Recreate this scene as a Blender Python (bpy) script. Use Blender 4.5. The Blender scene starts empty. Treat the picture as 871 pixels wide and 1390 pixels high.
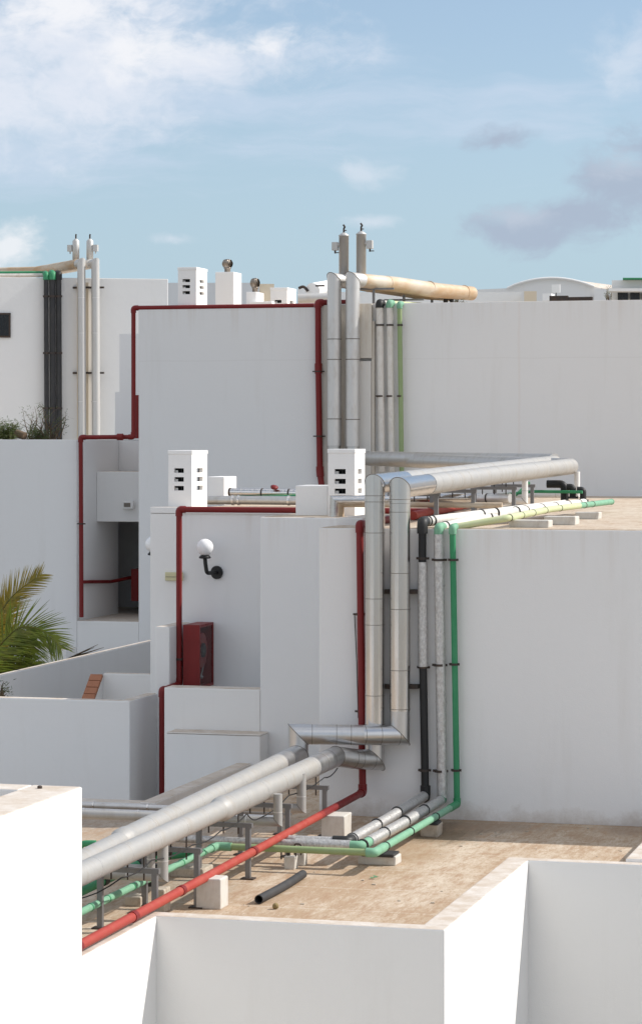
import bpy, bmesh, math, random
from mathutils import Vector, Matrix
random.seed(7)
R = math.radians
SC = bpy.context.scene
COL = SC.collection
TH = R(15); C_, S_ = math.cos(TH), math.sin(TH)
EYE = 7.0; FPX = 3600.0; CX = 435.5; HY = 598.0

# ---------- frames: u runs along the facades, v runs into the distance, z is measured from eye level ----------
def pv(x, y, v):
    k = (x-CX)/FPX; Y = v/(S_*k+C_)
    return Vector(((C_*k-S_)*Y, v, -(y-HY)/FPX*Y))
def py(x, y, Y):
    k = (x-CX)/FPX
    return Vector(((C_*k-S_)*Y, (S_*k+C_)*Y, -(y-HY)/FPX*Y))
def pu(x, y, u):
    k = (x-CX)/FPX
    return py(x, y, u/(C_*k-S_))
def pz(x, y, z):
    return py(x, y, -z*FPX/(y-HY))
def W(p):
    return Vector((p[0]*C_+p[1]*S_, -p[0]*S_+p[1]*C_, p[2]+EYE))

# ---------- materials ----------
def newmat(name):
    m = bpy.data.materials.new(name); m.use_nodes = True
    nt = m.node_tree; b = nt.nodes['Principled BSDF']
    return m, nt, b
def nd(nt, t, **kw):
    n = nt.nodes.new(t)
    for k, v in kw.items(): setattr(n, k, v)
    return n
def noise(nt, scale, detail=4, rough=.55, stretch=(1,1,1), coord='Object', off=(0,0,0)):
    tc = nd(nt, 'ShaderNodeTexCoord'); mp = nd(nt, 'ShaderNodeMapping')
    mp.inputs['Scale'].default_value = stretch; mp.inputs['Location'].default_value = off
    nt.links.new(tc.outputs[coord], mp.inputs[0])
    n = nd(nt, 'ShaderNodeTexNoise'); n.inputs['Scale'].default_value = scale
    n.inputs['Detail'].default_value = detail; n.inputs['Roughness'].default_value = rough
    nt.links.new(mp.outputs[0], n.inputs[0]); return n.outputs[0]
def ramp(nt, src, p0, p1, c0=0., c1=1.):
    r = nd(nt, 'ShaderNodeMapRange'); r.clamp = True
    r.inputs[1].default_value = p0; r.inputs[2].default_value = p1
    r.inputs[3].default_value = c0; r.inputs[4].default_value = c1
    nt.links.new(src, r.inputs[0]); return r.outputs[0]
def mixc(nt, f, a, b):
    m = nd(nt, 'ShaderNodeMix', data_type='RGBA')
    if isinstance(f, float): m.inputs[0].default_value = f
    else: nt.links.new(f, m.inputs[0])
    for i, c in ((6, a), (7, b)):
        if isinstance(c, tuple): m.inputs[i].default_value = (*c, 1)
        else: nt.links.new(c, m.inputs[i])
    return m.outputs[2]
def mth(nt, op, a, b=None):
    m = nd(nt, 'ShaderNodeMath', operation=op)
    for i, c in enumerate((a, b)):
        if c is None: continue
        if isinstance(c, (int, float)): m.inputs[i].default_value = c
        else: nt.links.new(c, m.inputs[i])
    return m.outputs[0]
def bump(nt, b, h, strength, dist=.01):
    n = nd(nt, 'ShaderNodeBump'); n.inputs['Strength'].default_value = strength
    n.inputs['Distance'].default_value = dist
    nt.links.new(h, n.inputs['Height']); nt.links.new(n.outputs[0], b.inputs['Normal'])

def wall_mat(name, base=(.80,.795,.785), stain=(.60,.57,.52), amt=.35, joints=(), seed=0., top=True, vj=(), base_dirt=None, drip=None):
    m, nt, b = newmat(name)
    big = noise(nt, .6, 5, .6, (1,1,.6), off=(seed,seed,0))
    f1 = ramp(nt, big, .42, .72, 0, amt*.45)
    st = noise(nt, 3.2, 5, .65, (1,1,.10), off=(seed*2,0,seed))
    f2 = ramp(nt, st, .56, .80, 0, amt)
    fine = noise(nt, 26, 3, .6, (1,1,1))
    f3 = ramp(nt, fine, .6, .85, 0, amt*.35)
    col = mixc(nt, f1, base, tuple(c*.93 for c in base))
    col = mixc(nt, f2, col, stain)
    col = mixc(nt, f3, col, stain)
    geo = nd(nt, 'ShaderNodeNewGeometry')
    if joints or vj:
        sp = nd(nt, 'ShaderNodeSeparateXYZ'); nt.links.new(geo.outputs['Position'], sp.inputs[0])
        wob = ramp(nt, noise(nt, 1.5, 3), 0, 1, -.02, .02)
        for z, k in joints:
            d = mth(nt, 'ABSOLUTE', mth(nt, 'SUBTRACT', mth(nt, 'ADD', sp.outputs[2], wob), z+EYE))
            col = mixc(nt, ramp(nt, d, .003, .012, k, 0), col, (.45,.42,.38))
        for x, k in vj:
            d = mth(nt, 'ABSOLUTE', mth(nt, 'SUBTRACT', mth(nt, 'ADD', sp.outputs[0], wob), x))
            col = mixc(nt, ramp(nt, d, .006, .03, k, 0), col, (.60,.45,.36))
    if base_dirt is not None or drip is not None:
        sp2 = nd(nt, 'ShaderNodeSeparateXYZ'); nt.links.new(geo.outputs['Position'], sp2.inputs[0])
    if base_dirt is not None:
        z0 = base_dirt+EYE
        n9 = noise(nt, 3.5, 6, .75, (1,1,1), off=(7,seed,2))
        hgt = mth(nt, 'ADD', sp2.outputs[2], mth(nt, 'MULTIPLY', mth(nt, 'SUBTRACT', .5, n9), .5))
        col = mixc(nt, ramp(nt, hgt, z0-.02, z0+.16, .5, 0), col, (.40,.33,.26))
    if drip is not None:
        z1 = drip+EYE
        n8 = noise(nt, 7, 4, .7, (1,1,.04), off=(seed,3,1))
        hgt = mth(nt, 'SUBTRACT', sp2.outputs[2], mth(nt, 'MULTIPLY', n8, -.9))
        col = mixc(nt, mth(nt, 'MULTIPLY', ramp(nt, hgt, z1+.05, z1+.62, 0, .24), ramp(nt, n8, .5, .66)), col, (.58,.50,.42))
    if top:   # dirt settles on what lies flat
        sn = nd(nt, 'ShaderNodeSeparateXYZ'); nt.links.new(geo.outputs['True Normal'], sn.inputs[0])
        up = ramp(nt, sn.outputs[2], .6, .9)
        dirt = ramp(nt, noise(nt, 5, 6, .7, (1,1,1), off=(3+seed,1,0)), .30, .62, .45, 1)
        col = mixc(nt, mth(nt, 'MULTIPLY', up, dirt), col, (.53,.445,.36))
    nt.links.new(col, b.inputs['Base Color'])
    b.inputs['Roughness'].default_value = .85
    b.inputs['Specular IOR Level'].default_value = .25
    h = mth(nt, 'ADD', mth(nt, 'MULTIPLY', noise(nt, 90, 3, .7), .35), noise(nt, 4, 4, .5))
    bump(nt, b, h, .45, .010)
    return m

def deck_mat(name, seed=0., patches=(), light=(.58,.485,.375), dark=(.415,.295,.19), k=1.):
    m, nt, b = newmat(name)
    a = noise(nt, 1.1, 7, .68, (1.0,.55,1), off=(seed,2,0))
    s = noise(nt, 5.5, 8, .75, (1.5,.35,1), off=(seed,5,0))
    c = noise(nt, 38, 5, .75, (1,.6,1))
    lines = noise(nt, 14, 6, .8, (2.4,.16,1), off=(2,seed,0))
    f = ramp(nt, mth(nt, 'ADD', mth(nt, 'MULTIPLY', a, .55), mth(nt, 'MULTIPLY', s, .45)), .40, .55)
    col = mixc(nt, f, light, dark)
    g1 = noise(nt, 24, 8, .8, (1.3,.45,1), off=(seed,7,0))
    col = mixc(nt, ramp(nt, g1, .50, .60, 0, .60*k), col, (.34,.215,.125))
    col = mixc(nt, ramp(nt, noise(nt, 17, 9, .85, (2.2,.30,1), off=(1,seed,4)), .54, .62, 0, .6*k), col, (.66,.58,.47))
    col = mixc(nt, ramp(nt, s, .50, .68, 0, .85*k), col, (.36,.225,.135))
    col = mixc(nt, ramp(nt, lines, .58, .70, 0, .55), col, (.68,.60,.49))
    col = mixc(nt, ramp(nt, noise(nt, 9, 6, .8, (1,1,1), off=(9,seed,0)), .62, .76, 0, .7), col, (.69,.62,.52))
    col = mixc(nt, ramp(nt, c, .58, .80, 0, .6), col, (.24,.16,.10))
    tl = nd(nt, 'ShaderNodeTexCoord'); sl_ = nd(nt, 'ShaderNodeSeparateXYZ'); nt.links.new(tl.outputs['Object'], sl_.inputs[0])
    vv = mth(nt, 'ADD', sl_.outputs[1], mth(nt, 'MULTIPLY', a, .12))
    ds = mth(nt, 'ABSOLUTE', mth(nt, 'SUBTRACT', mth(nt, 'FRACT', mth(nt, 'MULTIPLY', vv, 1/1.05)), .5))
    lap = mth(nt, 'MULTIPLY', ramp(nt, ds, .006, .02, .55, 0), ramp(nt, g1, .42, .55))
    col = mixc(nt, lap, col, (.66,.60,.50))
    if patches:
        geo = nd(nt, 'ShaderNodeNewGeometry')
        for (cx_, cy_, rx, ry, kk, cc_) in patches:
            mp = nd(nt, 'ShaderNodeMapping'); mp.vector_type = 'POINT'
            sub = nd(nt, 'ShaderNodeVectorMath', operation='SUBTRACT'); sub.inputs[1].default_value = (cx_, cy_, 0)
            nt.links.new(geo.outputs['Position'], sub.inputs[0])
            dv = nd(nt, 'ShaderNodeVectorMath', operation='MULTIPLY'); dv.inputs[1].default_value = (1/rx, 1/ry, 0)
            nt.links.new(sub.outputs[0], dv.inputs[0])
            ln = nd(nt, 'ShaderNodeVectorMath', operation='LENGTH'); nt.links.new(dv.outputs[0], ln.inputs[0])
            e_ = mth(nt, 'ADD', ln.outputs['Value'], mth(nt, 'MULTIPLY', mth(nt, 'SUBTRACT', s, .5), 2.6))
            col = mixc(nt, ramp(nt, e_, .45, 1.1, kk, 0), col, cc_)
    nt.links.new(col, b.inputs['Base Color'])
    b.inputs['Roughness'].default_value = .9
    bump(nt, b, mth(nt, 'ADD', c, s), .4, .008)
    return m

def metal_mat(name, base=(.72,.72,.73), rough=.3, dirt=(.35,.30,.25), amt=.3, metallic=1., streak=None):
    m, nt, b = newmat(name)
    n = noise(nt, 7, 5, .65, (1,1,.35))
    fine = noise(nt, 45, 4, .7, (1,1,.25))
    col = mixc(nt, ramp(nt, n, .5, .8, 0, amt), base, dirt)
    col = mixc(nt, ramp(nt, fine, .55, .85, 0, amt*.6), col, tuple(c*.6 for c in base))
    nt.links.new(col, b.inputs['Base Color'])
    b.inputs['Metallic'].default_value = metallic
    nt.links.new(ramp(nt, n, .2, .8, rough*.8, rough*1.35), b.inputs['Roughness'])
    if streak: bump(nt, b, noise(nt, 16, 2, .5, streak), .5, .012)
    else: bump(nt, b, noise(nt, 5, 3, .5), .15, .015)
    return m
def rust_pipe_mat(name):
    m, nt, b = newmat(name)
    n = noise(nt, 1.3, 5, .55, (1,1,2.2)); n2 = noise(nt, 12, 4, .6, (1,.5,2))
    col = mixc(nt, ramp(nt, n, .40, .66), (.58,.51,.41), (.47,.31,.17))
    col = mixc(nt, ramp(nt, n2, .55, .80, 0, .45), col, (.36,.21,.10))
    nt.links.new(col, b.inputs['Base Color']); b.inputs['Roughness'].default_value = .6
    b.inputs['Metallic'].default_value = .15
    bump(nt, b, n2, .2, .01); return m
def foil_mat(name):
    m, nt, b = newmat(name)
    n = noise(nt, 42, 5, .7, (1,1,.6)); n2 = noise(nt, 11, 4, .6)
    col = mixc(nt, ramp(nt, n, .35, .7), (.68,.67,.65), (.40,.39,.38))
    col = mixc(nt, ramp(nt, n2, .58, .75, 0, .5), col, (.36,.31,.26))
    nt.links.new(col, b.inputs['Base Color']); b.inputs['Metallic'].default_value = .55
    b.inputs['Roughness'].default_value = .42
    bump(nt, b, mth(nt, 'ADD', n, n2), .8, .01); return m
def paint_mat(name, base, worn, rough=.4, amt=.5, scale=9):
    m, nt, b = newmat(name)
    n = noise(nt, scale, 6, .7, (1,1,.5)); n2 = noise(nt, 50, 3, .6)
    col = mixc(nt, ramp(nt, n, .45, .75, 0, amt), base, worn)
    col = mixc(nt, ramp(nt, n2, .6, .8, 0, amt*.5), col, tuple(c*.6 for c in base))
    nt.links.new(col, b.inputs['Base Color'])
    nt.links.new(ramp(nt, n, .3, .8, rough, min(1, rough+.3)), b.inputs['Roughness'])
    b.inputs['Specular IOR Level'].default_value = .35
    bump(nt, b, n2, .1, .004); return m

M = dict(
 wall=wall_mat('white_render', seed=1., amt=.20),
 wallr=wall_mat('white_render_front', seed=5., amt=.20, base_dirt=-3.91, drip=-.911),
 wallb=wall_mat('white_render_weathered', base=(.79,.785,.775), amt=.25, seed=4., joints=((1.36,.10),), drip=2.25, vj=((3.25,.11),)),
 wallc=wall_mat('white_render_clean', base=(.82,.81,.79), amt=.15, seed=8.),
 wallf=wall_mat('far_render', base=(.78,.775,.76), amt=.3, seed=12.),
 curb=wall_mat('kerb_render', base=(.78,.75,.71), stain=(.60,.52,.43), amt=.5, seed=3.),
 vent=wall_mat('vent_render', base=(.90,.885,.86), amt=.15, seed=2., top=False),
 stainpanel=wall_mat('stained_panel', base=(.66,.62,.55), stain=(.36,.24,.12), amt=.9, seed=6., top=False),
 stainb=wall_mat('lower_panel', base=(.72,.70,.66), stain=(.50,.38,.24), amt=.7, seed=16., top=False),
 cream=wall_mat('cream_render', base=(.68,.58,.44), amt=.2, seed=9.),
 deck=deck_mat('sandy_roof_coating', 1., patches=[(*W(pz(x,y,-3.91)).xy, rx, ry, kk, c) for x,y,rx,ry,kk,c in ((592,1133,.55,.75,.8,(.15,.10,.05)),(655,1122,.8,.5,.6,(.22,.15,.10)),(855,1127,.35,.45,.6,(.25,.16,.10)),(560,1158,.35,.8,.5,(.32,.20,.10)),(240,1200,.5,1.2,.5,(.20,.15,.10)),(200,1120,1.6,1.2,.45,(.24,.19,.15)))]), deckb=deck_mat('sandy_roof_coating_upper', 7., light=(.58,.50,.40), dark=(.50,.40,.30), k=.6),
 steel=metal_mat('brushed_cladding', (.68,.665,.65), .20, (.38,.33,.28), .25, streak=(1,1,.02)),
 steelh=metal_mat('brushed_cladding_level', (.62,.61,.60), .33, (.38,.33,.28), .35),
 clad=metal_mat('weathered_cladding_sunlit', (.42,.41,.39), .50, (.33,.29,.24), .7, .35),  # weathered cladding for the sunlit runs, their sunlit look put into the colour
 steelw=metal_mat('weathered_cladding', (.66,.645,.625), .44, (.46,.41,.35), .5, .75),
 steelo=metal_mat('old_cladding', (.55,.54,.52), .42, (.34,.29,.23), .5),
 galv=metal_mat('galvanised', (.24,.24,.245), .5, (.18,.14,.10), .5, .7),
 greyfar=metal_mat('pale_cladding', (.56,.55,.53), .5, (.5,.45,.38), .4, .4),
 rust=rust_pipe_mat('rusty_cladding'), foil=foil_mat('foil_lagging'),
 lag=paint_mat('white_lagging', (.72,.69,.64), (.50,.44,.36), .6, .6, 14),
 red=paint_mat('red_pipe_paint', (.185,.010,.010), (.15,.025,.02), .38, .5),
 redlit=paint_mat('sunlit_red_paint', (.36,.045,.032), (.38,.10,.065), .5, .7),  # paler copy of red for runs in the sun, sunlight mixed into the colour
 green=paint_mat('green_pipe_plastic', (.035,.24,.105), (.08,.30,.16), .42, .7),
 mint=paint_mat('sunlit_green_pipe', (.20,.41,.27), (.14,.31,.20), .5, .8),  # lit copy of green: the brightness of sunlit lengths is painted in
 olive=paint_mat('olive_faded_pipe', (.27,.36,.17), (.36,.40,.24), .5, .6),
 lime=paint_mat('yellowed_green_pipe', (.52,.57,.32), (.60,.56,.42), .5, .7),
 black=paint_mat('black_plastic', (.018,.018,.018), (.05,.05,.05), .42, .5),
 rubber=paint_mat('black_rubber', (.035,.035,.037), (.09,.085,.08), .55, .6),
 darkiron=paint_mat('dark_iron', (.05,.04,.035), (.14,.08,.05), .6, .6),
 conc=paint_mat('bare_concrete', (.60,.57,.52), (.42,.36,.29), .9, .6, 16),
 concd=paint_mat('dirty_concrete', (.48,.42,.34), (.22,.16,.11), .9, .8, 16),
 tile=paint_mat('terracotta_tile', (.38,.16,.085), (.28,.12,.07), .7, .6, 12),
 yellow=paint_mat('yellowed_plastic', (.62,.58,.36), (.5,.45,.28), .5, .4),
 whitepl=paint_mat('white_plastic', (.78,.77,.75), (.6,.58,.55), .4, .3),
 cab=paint_mat('cabinet_red', (.20,.012,.012), (.14,.02,.016), .35, .5),
 darkglass=paint_mat('dark_window', (.012,.014,.016), (.02,.02,.02), .12, .3),
 seam=paint_mat('seam_dirt', (.16,.14,.12), (.3,.27,.22), .6, .5),
 turb=metal_mat('turbine_metal', (.30,.26,.22), .35, (.15,.09,.05), .6),
 wood=paint_mat('weathered_wood', (.20,.13,.08), (.10,.07,.05), .8, .5),
 bark=paint_mat('bark', (.16,.11,.07), (.08,.06,.04), .9, .6, 20),
 nut=paint_mat('dry_fruit', (.26,.20,.09), (.14,.10,.05), .9, .6, 40),
)
def leaf_mat(name, c0, c1):
    m, nt, b = newmat(name)
    oi = noise(nt, 6, 3, .6)
    nt.links.new(mixc(nt, ramp(nt, oi, .35, .65), c0, c1), b.inputs['Base Color'])
    b.inputs['Roughness'].default_value = .5
    b.inputs['Transmission Weight'].default_value = 0
    tr = nd(nt, 'ShaderNodeBsdfTranslucent'); tr.inputs[0].default_value = (c0[0]*2.2, c0[1]*2.0, c0[2], 1)
    mx = nd(nt, 'ShaderNodeMixShader'); mx.inputs[0].default_value = .35
    out = nt.nodes['Material Output']
    nt.links.new(b.outputs[0], mx.inputs[1]); nt.links.new(tr.outputs[0], mx.inputs[2]); nt.links.new(mx.outputs[0], out.inputs[0])
    return m
M['earth'] = paint_mat('dry_earth', (.24,.20,.16), (.10,.12,.06), .95, .8, .35)
M['palm'] = leaf_mat('palm_leaf', (.085,.125,.022), (.19,.18,.04))
M['palmy'] = leaf_mat('palm_leaf_yellowing', (.22,.17,.03), (.10,.12,.03))
M['drypalm'] = leaf_mat('dry_palm', (.14,.10,.05), (.07,.05,.03))
M['bush'] = leaf_mat('bush_leaf', (.045,.07,.02), (.09,.11,.035))
def glass_mat():
    m, nt, b = newmat('cabinet_glass')
    tr = nd(nt, 'ShaderNodeBsdfTransparent'); gl = nd(nt, 'ShaderNodeBsdfGlossy'); gl.inputs['Roughness'].default_value = .03
    mx = nd(nt, 'ShaderNodeMixShader'); mx.inputs[0].default_value = .06
    nt.links.new(tr.outputs[0], mx.inputs[1]); nt.links.new(gl.outputs[0], mx.inputs[2])
    nt.links.new(mx.outputs[0], nt.nodes['Material Output'].inputs[0]); return m
M['glass'] = glass_mat()
m, nt, b = newmat('opal_globe'); b.inputs['Base Color'].default_value = (.85,.85,.85,1); b.inputs['Roughness'].default_value = .18
M['opal'] = m

# ---------- mesh helpers (all coordinates u, v, z) ----------
def box(bm, u0, u1, v0, v1, z0, z1):
    vs = [bm.verts.new((u, v, z)) for z in (z0, z1) for v in (v0, v1) for u in (u0, u1)]
    for f in ((0,2,3,1),(4,5,7,6),(0,1,5,4),(1,3,7,5),(3,2,6,7),(2,0,4,6)):
        bm.faces.new([vs[i] for i in f])
    return bm
def prism(bm, poly, z0, z1):
    a = [bm.verts.new((p[0], p[1], z0)) for p in poly]; b_ = [bm.verts.new((p[0], p[1], z1)) for p in poly]
    n = len(poly)
    for i in range(n): bm.faces.new((a[i], a[(i+1) % n], b_[(i+1) % n], b_[i]))
    bm.faces.new(b_); bm.faces.new(a[::-1])
    return bm
def BM(): return bmesh.new()
def perp(d):
    d = d.normalized(); a = Vector((0,0,1)) if abs(d.z) < .9 else Vector((1,0,0))
    x = d.cross(a).normalized(); return x, d.cross(x).normalized()
def sweep(bm, pts, r, n=16, cap=True, split=False):
    """tube through pts; corners are cut on the bisecting plane (mitred), split=True keeps the mitre edge sharp"""
    pts = [Vector(p) for p in pts]; N = len(pts)
    rad = r if isinstance(r, (list, tuple)) else [r]*N
    d0 = (pts[1]-pts[0]).normalized(); x, y = perp(d0)
    ring = [pts[0] + (x*math.cos(2*math.pi*k/n) + y*math.sin(2*math.pi*k/n))*rad[0] for k in range(n)]
    rings = [ring]; cur = ring; d = d0
    for i in range(1, N):
        din = (pts[i]-pts[i-1]).normalized()
        if i < N-1:
            dout = (pts[i+1]-pts[i]).normalized(); nrm = din+dout
            if nrm.length < 1e-4: nrm = din
            nrm.normalize()
        else: nrm = din
        # project along din from the section at previous point
        sc = rad[i]/rad[i-1]
        new = []
        for q in cur:
            rel = q-pts[i-1]; rel = rel-din*rel.dot(din); rel = rel*sc
            base = pts[i]+rel; t = -(base-pts[i]).dot(nrm)/din.dot(nrm)
            new.append(base+din*t)
        rings.append(new); cur = new
    vr = None
    for i in range(N-1):
        a = [bm.verts.new(q) for q in rings[i]] if (vr is None or split) else vr
        b_ = [bm.verts.new(q) for q in rings[i+1]]
        for k in range(n):
            f = bm.faces.new((a[k], a[(k+1) % n], b_[(k+1) % n], b_[k])); f.smooth = True
        if cap and i == 0: bm.faces.new([bm.verts.new(q) for q in rings[0]][::-1])
        vr = b_
    if cap: bm.faces.new([bm.verts.new(q) for q in rings[-1]])
    return bm
def rounded(pts, r, n=5):
    pts = [Vector(p) for p in pts]; out = [pts[0]]
    for i in range(1, len(pts)-1):
        a, b_, c = pts[i-1], pts[i], pts[i+1]
        rr = min(r, (a-b_).length*.45, (c-b_).length*.45)
        p = b_+(a-b_).normalized()*rr; q = b_+(c-b_).normalized()*rr
        for k in range(n+1):
            t = k/n; out.append(p*(1-t)**2 + b_*2*t*(1-t) + q*t*t)
    out.append(pts[-1]); return out
def lathe(bm, prof, c, n=20, axis=Vector((0,0,1)), smooth=True):
    x, y = perp(axis); rings = []
    for r_, h in prof:
        rings.append([bm.verts.new(Vector(c)+axis*h+(x*math.cos(2*math.pi*k/n)+y*math.sin(2*math.pi*k/n))*max(r_, 1e-4)) for k in range(n)])
    for i in range(len(rings)-1):
        for k in range(n):
            f = bm.faces.new((rings[i][k], rings[i][(k+1) % n], rings[i+1][(k+1) % n], rings[i+1][k])); f.smooth = smooth
    bm.faces.new(rings[0][::-1]); bm.faces.new(rings[-1]); return bm
def along(pts, s):
    pts = [Vector(p) for p in pts]
    for i in range(len(pts)-1):
        L = (pts[i+1]-pts[i]).length
        if s <= L: return pts[i]+(pts[i+1]-pts[i])*(s/L), (pts[i+1]-pts[i]).normalized()
        s -= L
    return pts[-1], (pts[-1]-pts[-2]).normalized()
def length(pts): return sum((Vector(pts[i+1])-Vector(pts[i])).length for i in range(len(pts)-1))

def link(name, bm, mat, origin, bevel=0):
    me = bpy.data.meshes.new(name)
    bmesh.ops.translate(bm, verts=bm.verts[:], vec=-Vector(origin))
    bmesh.ops.recalc_face_normals(bm, faces=bm.faces[:])
    bm.to_mesh(me); bm.free(); me.materials.append(M[mat])
    o = bpy.data.objects.new(name, me); COL.objects.link(o)
    if bevel:
        md = o.modifiers.new('bevel', 'BEVEL'); md.width = bevel; md.segments = 2; md.limit_method = 'ANGLE'; md.angle_limit = R(50)
    return o
class Thing:
    def __init__(s, name, label, cat, origin, group=None, kind=None):
        o = bpy.data.objects.new(name, None); COL.objects.link(o)
        o.empty_display_size = .2
        s.org = Vector(origin); o.location = W(s.org); o.rotation_euler = (0,0,-TH)
        if kind: o['kind'] = kind
        else: o['label'] = label; o['category'] = cat
        if group: o['group'] = group
        s.o = o
    def part(s, name, bm, mat, parent=None, bevel=0, label=None):
        p = link(name, bm, mat, s.org, bevel); p.parent = parent or s.o
        if label: p['label'] = label
        return p
def solo(name, bm, mat, label, cat, group=None, kind=None, origin=None, bevel=0):
    if origin is None:
        xs = [v.co.copy() for v in bm.verts]
        origin = Vector((sum(v.x for v in xs)/len(xs), sum(v.y for v in xs)/len(xs), min(v.z for v in xs)))
    o = link(name, bm, mat, origin, bevel); o.location = W(origin); o.rotation_euler = (0,0,-TH)
    if kind: o['kind'] = kind
    if label: o['label'] = label; o['category'] = cat
    if group: o['group'] = group
    return o
def dup(o, p, label=None):
    r = o.copy(); COL.objects.link(r); r.location = W(p)
    if label: r['label'] = label
    for ch in list(o.children):
        c = ch.copy(); COL.objects.link(c); c.parent = r
        for g in ch.children:
            d = g.copy(); COL.objects.link(d); d.parent = c
    return r

# ---------- key levels (metres from eye level) ----------
ZT, ZM, Z2L, Z2 = -3.91, -.911, 2.25, 2.29
G = -7.0
VR, VM, VL, V2 = 26.77, 30.3, 32.28, 42.95
UR = pv(433, 700, VR).x; UM = pv(353, 700, VM).x; UL = pv(205, 700, VL).x; U2 = pv(188, 500, V2).x

# ---------- ground ----------
bm = BM(); vs = [bm.verts.new(p) for p in ((-700,-300,G),(700,-300,G),(700,900,G),(-700,900,G))]; bm.faces.new(vs)
solo('ground', bm, 'earth', None, None, kind='structure', origin=(0,0,G))

# ---------- middle building ----------
mid = Thing('middle_building', 'white two storey block whose wide front wall carries the steel, foil and green pipes', 'building', (-3, 30, G))
bm = prism(BM(), [(UR,VR),(3.5,VR),(3.5,V2-.004),(UL,V2-.004),(UL,VL),(UM,VL),(UM,VM),(UR,VM)], G, ZM)
mid.part('wall', bm, 'wallr', bevel=.012)
e = .03
bm = prism(BM(), [(UR+e,VR+e),(3.4,VR+e),(3.4,V2-.03),(UL+e,V2-.03),(UL+e,VL+.2),(UM+e,VL+.2),(UM+e,VM+.1),(UR+e,VM+.1)], ZM-.02, ZM+.005)
mid.part('roof_deck', bm, 'deckb')
bm = box(BM(), UL-.002, UM+.9, VL-.03, VL+.18, ZM-.02, -.852)             # raised lip over the recessed wall
box(bm, UL-.002, pv(243,700,VL).x, VL-.028, VL+.1, -4.0, ZM-.025)
mid.part('parapet', bm, 'wallc', bevel=.008)
a, b2 = pv(433,703,27.45), pv(492,703,27.45)
mid.part('raised_kerb', box(BM(), UR+.001, b2.x, 27.45, 28.9, ZM-.01, -.826), 'wall', bevel=.008)
zN = pv(300,935,VM).z; uN0 = pv(223,900,VM).x
bm = box(BM(), uN0, UM-.001, VM-.006, VM+.3, G, zN)
mid.part('ledge_wall', bm, 'wallc', bevel=.01)
uq = pv(353,998,VM-.36).x
bm = box(BM(), pv(225,998,VM-.36).x, uq, VM-.36, VM-.008, G, pv(300,998,VM-.36).z)
mid.part('plinth', bm, 'wall', bevel=.012)
mid.part('ledge_cap', box(BM(), pv(226,998,VM-.36).x, uq+.004, VM-.366, VM-.01, pv(300,998,VM-.36).z+.003, pv(300,996,VM-.36).z), 'curb', bevel=.006)
vLW = 31.4; pLW = pv(230,851,vLW)
bm = box(BM(), pv(211,851,vLW).x, pLW.x, vLW, VL-.032, G, pLW.z)
mid.part('side_wall', bm, 'wallc', bevel=.012)

# ---------- upper building ----------
up = Thing('upper_building', 'tall white block at the back with a row of square roof vents along its top', 'building', (-8, 44, G))
uS = pv(436, 500, V2).x
bm = box(BM(), U2, uS, V2, V2+9, G, Z2L); up.part('left_wall', bm, 'wallb', bevel=.012)
bm = box(BM(), uS+.001, 3.5, V2-.006, V2+9, G, Z2); up.part('right_wall', bm, 'wallb', bevel=.012)
up.part('roof_deck', box(BM(), U2+.1, 3.4, V2+.1, V2+8.9, Z2L-.05, Z2L+.004), 'deckb')
# stained service panels behind the upper pipes
a = pv(437,413,V2-.05); c = pv(487,413,V2-.05)
up.part('service_panel', box(BM(), a.x, c.x, V2-.05, V2-.008, ZM, Z2-.02), 'stainpanel', label='beige dirt streaked panel behind the steel pipes')
a = pv(487,486,V2-.09); c = pv(505,413,V2-.09)
up.part('rust_streaked_panel', box(BM(), a.x+.002, c.x, V2-.14, V2-.052, a.z, Z2-.01), 'stainpanel')
a = pv(488,600,V2-.09); c = pv(504,490,V2-.09)
up.part('service_panel', box(BM(), a.x+.002, c.x, V2-.14, V2-.052, ZM+.01, c.z), 'stainb')
up.part('rust_streak_strip', box(BM(), c.x+.004, c.x+.05, V2-.10, V2-.01, ZM+.01, Z2-.3), 'stainpanel')

# ---------- left neighbour with the loggia ----------
UQ = -15.85
lg = Thing('loggia_building', 'white block at left whose shaded wall carries a thin red pipe beside a dark recess', 'building', (-17.5, 44, G))
lg.part('wall', box(BM(), -26, UQ, V2, 45.1, G, .02), 'wall', bevel=.012)
lg.part('rear_wall', box(BM(), -26, UQ, 45.102, 52, -1.3, .018), 'wall')
lg.part('rear_wall', box(BM(), -26, UQ-1.2, 45.102, 52, G, -1.301), 'wall')
lg.part('sill_wall', box(BM(), UQ+.002, U2-.002, V2+.004, 45.1, G, -3.1), 'wallc', bevel=.008)
lg.part('back_wall', box(BM(), UQ+.002, U2-.002, 45.12, 45.4, -1.42, .0), 'wallc')
bx = pu(131,640,UQ); 
lg.part('lintel_box', box(BM(), UQ+.003, U2-.003, bx.y, 45.1, pu(131,708,UQ).z, bx.z), 'wallc', bevel=.01)
bm = box(BM(), UQ-1.199, U2-.002, 46.8, 47.0, -3.1, -1.42); lg.part('recess_back', bm, 'wall')
lg.part('recess_ceiling', box(BM(), UQ-1.19, U2-.002, 45.11, 46.79, -1.45, -1.425), 'wall')
lg.part('recess_floor', box(BM(), UQ-1.19, U2-.002, 45.11, 46.79, -3.3, -3.104), 'wall')
# stepped wall between
st = Thing('stepped_wall', 'bluish shaded stepped wall behind the tall thin red pipe', 'wall', (-15.5, 48, G))
a = pv(156,532,47.5); c = pv(162,453,47.5)
bm = box(BM(), a.x, U2+2, 47.5, 49, G, a.z); st.part('lower_wall', bm, 'wall')
bm = box(BM(), c.x, U2+2, 47.503, 48.9, a.z+.001, c.z); st.part('upper_wall', bm, 'wall')

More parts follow.
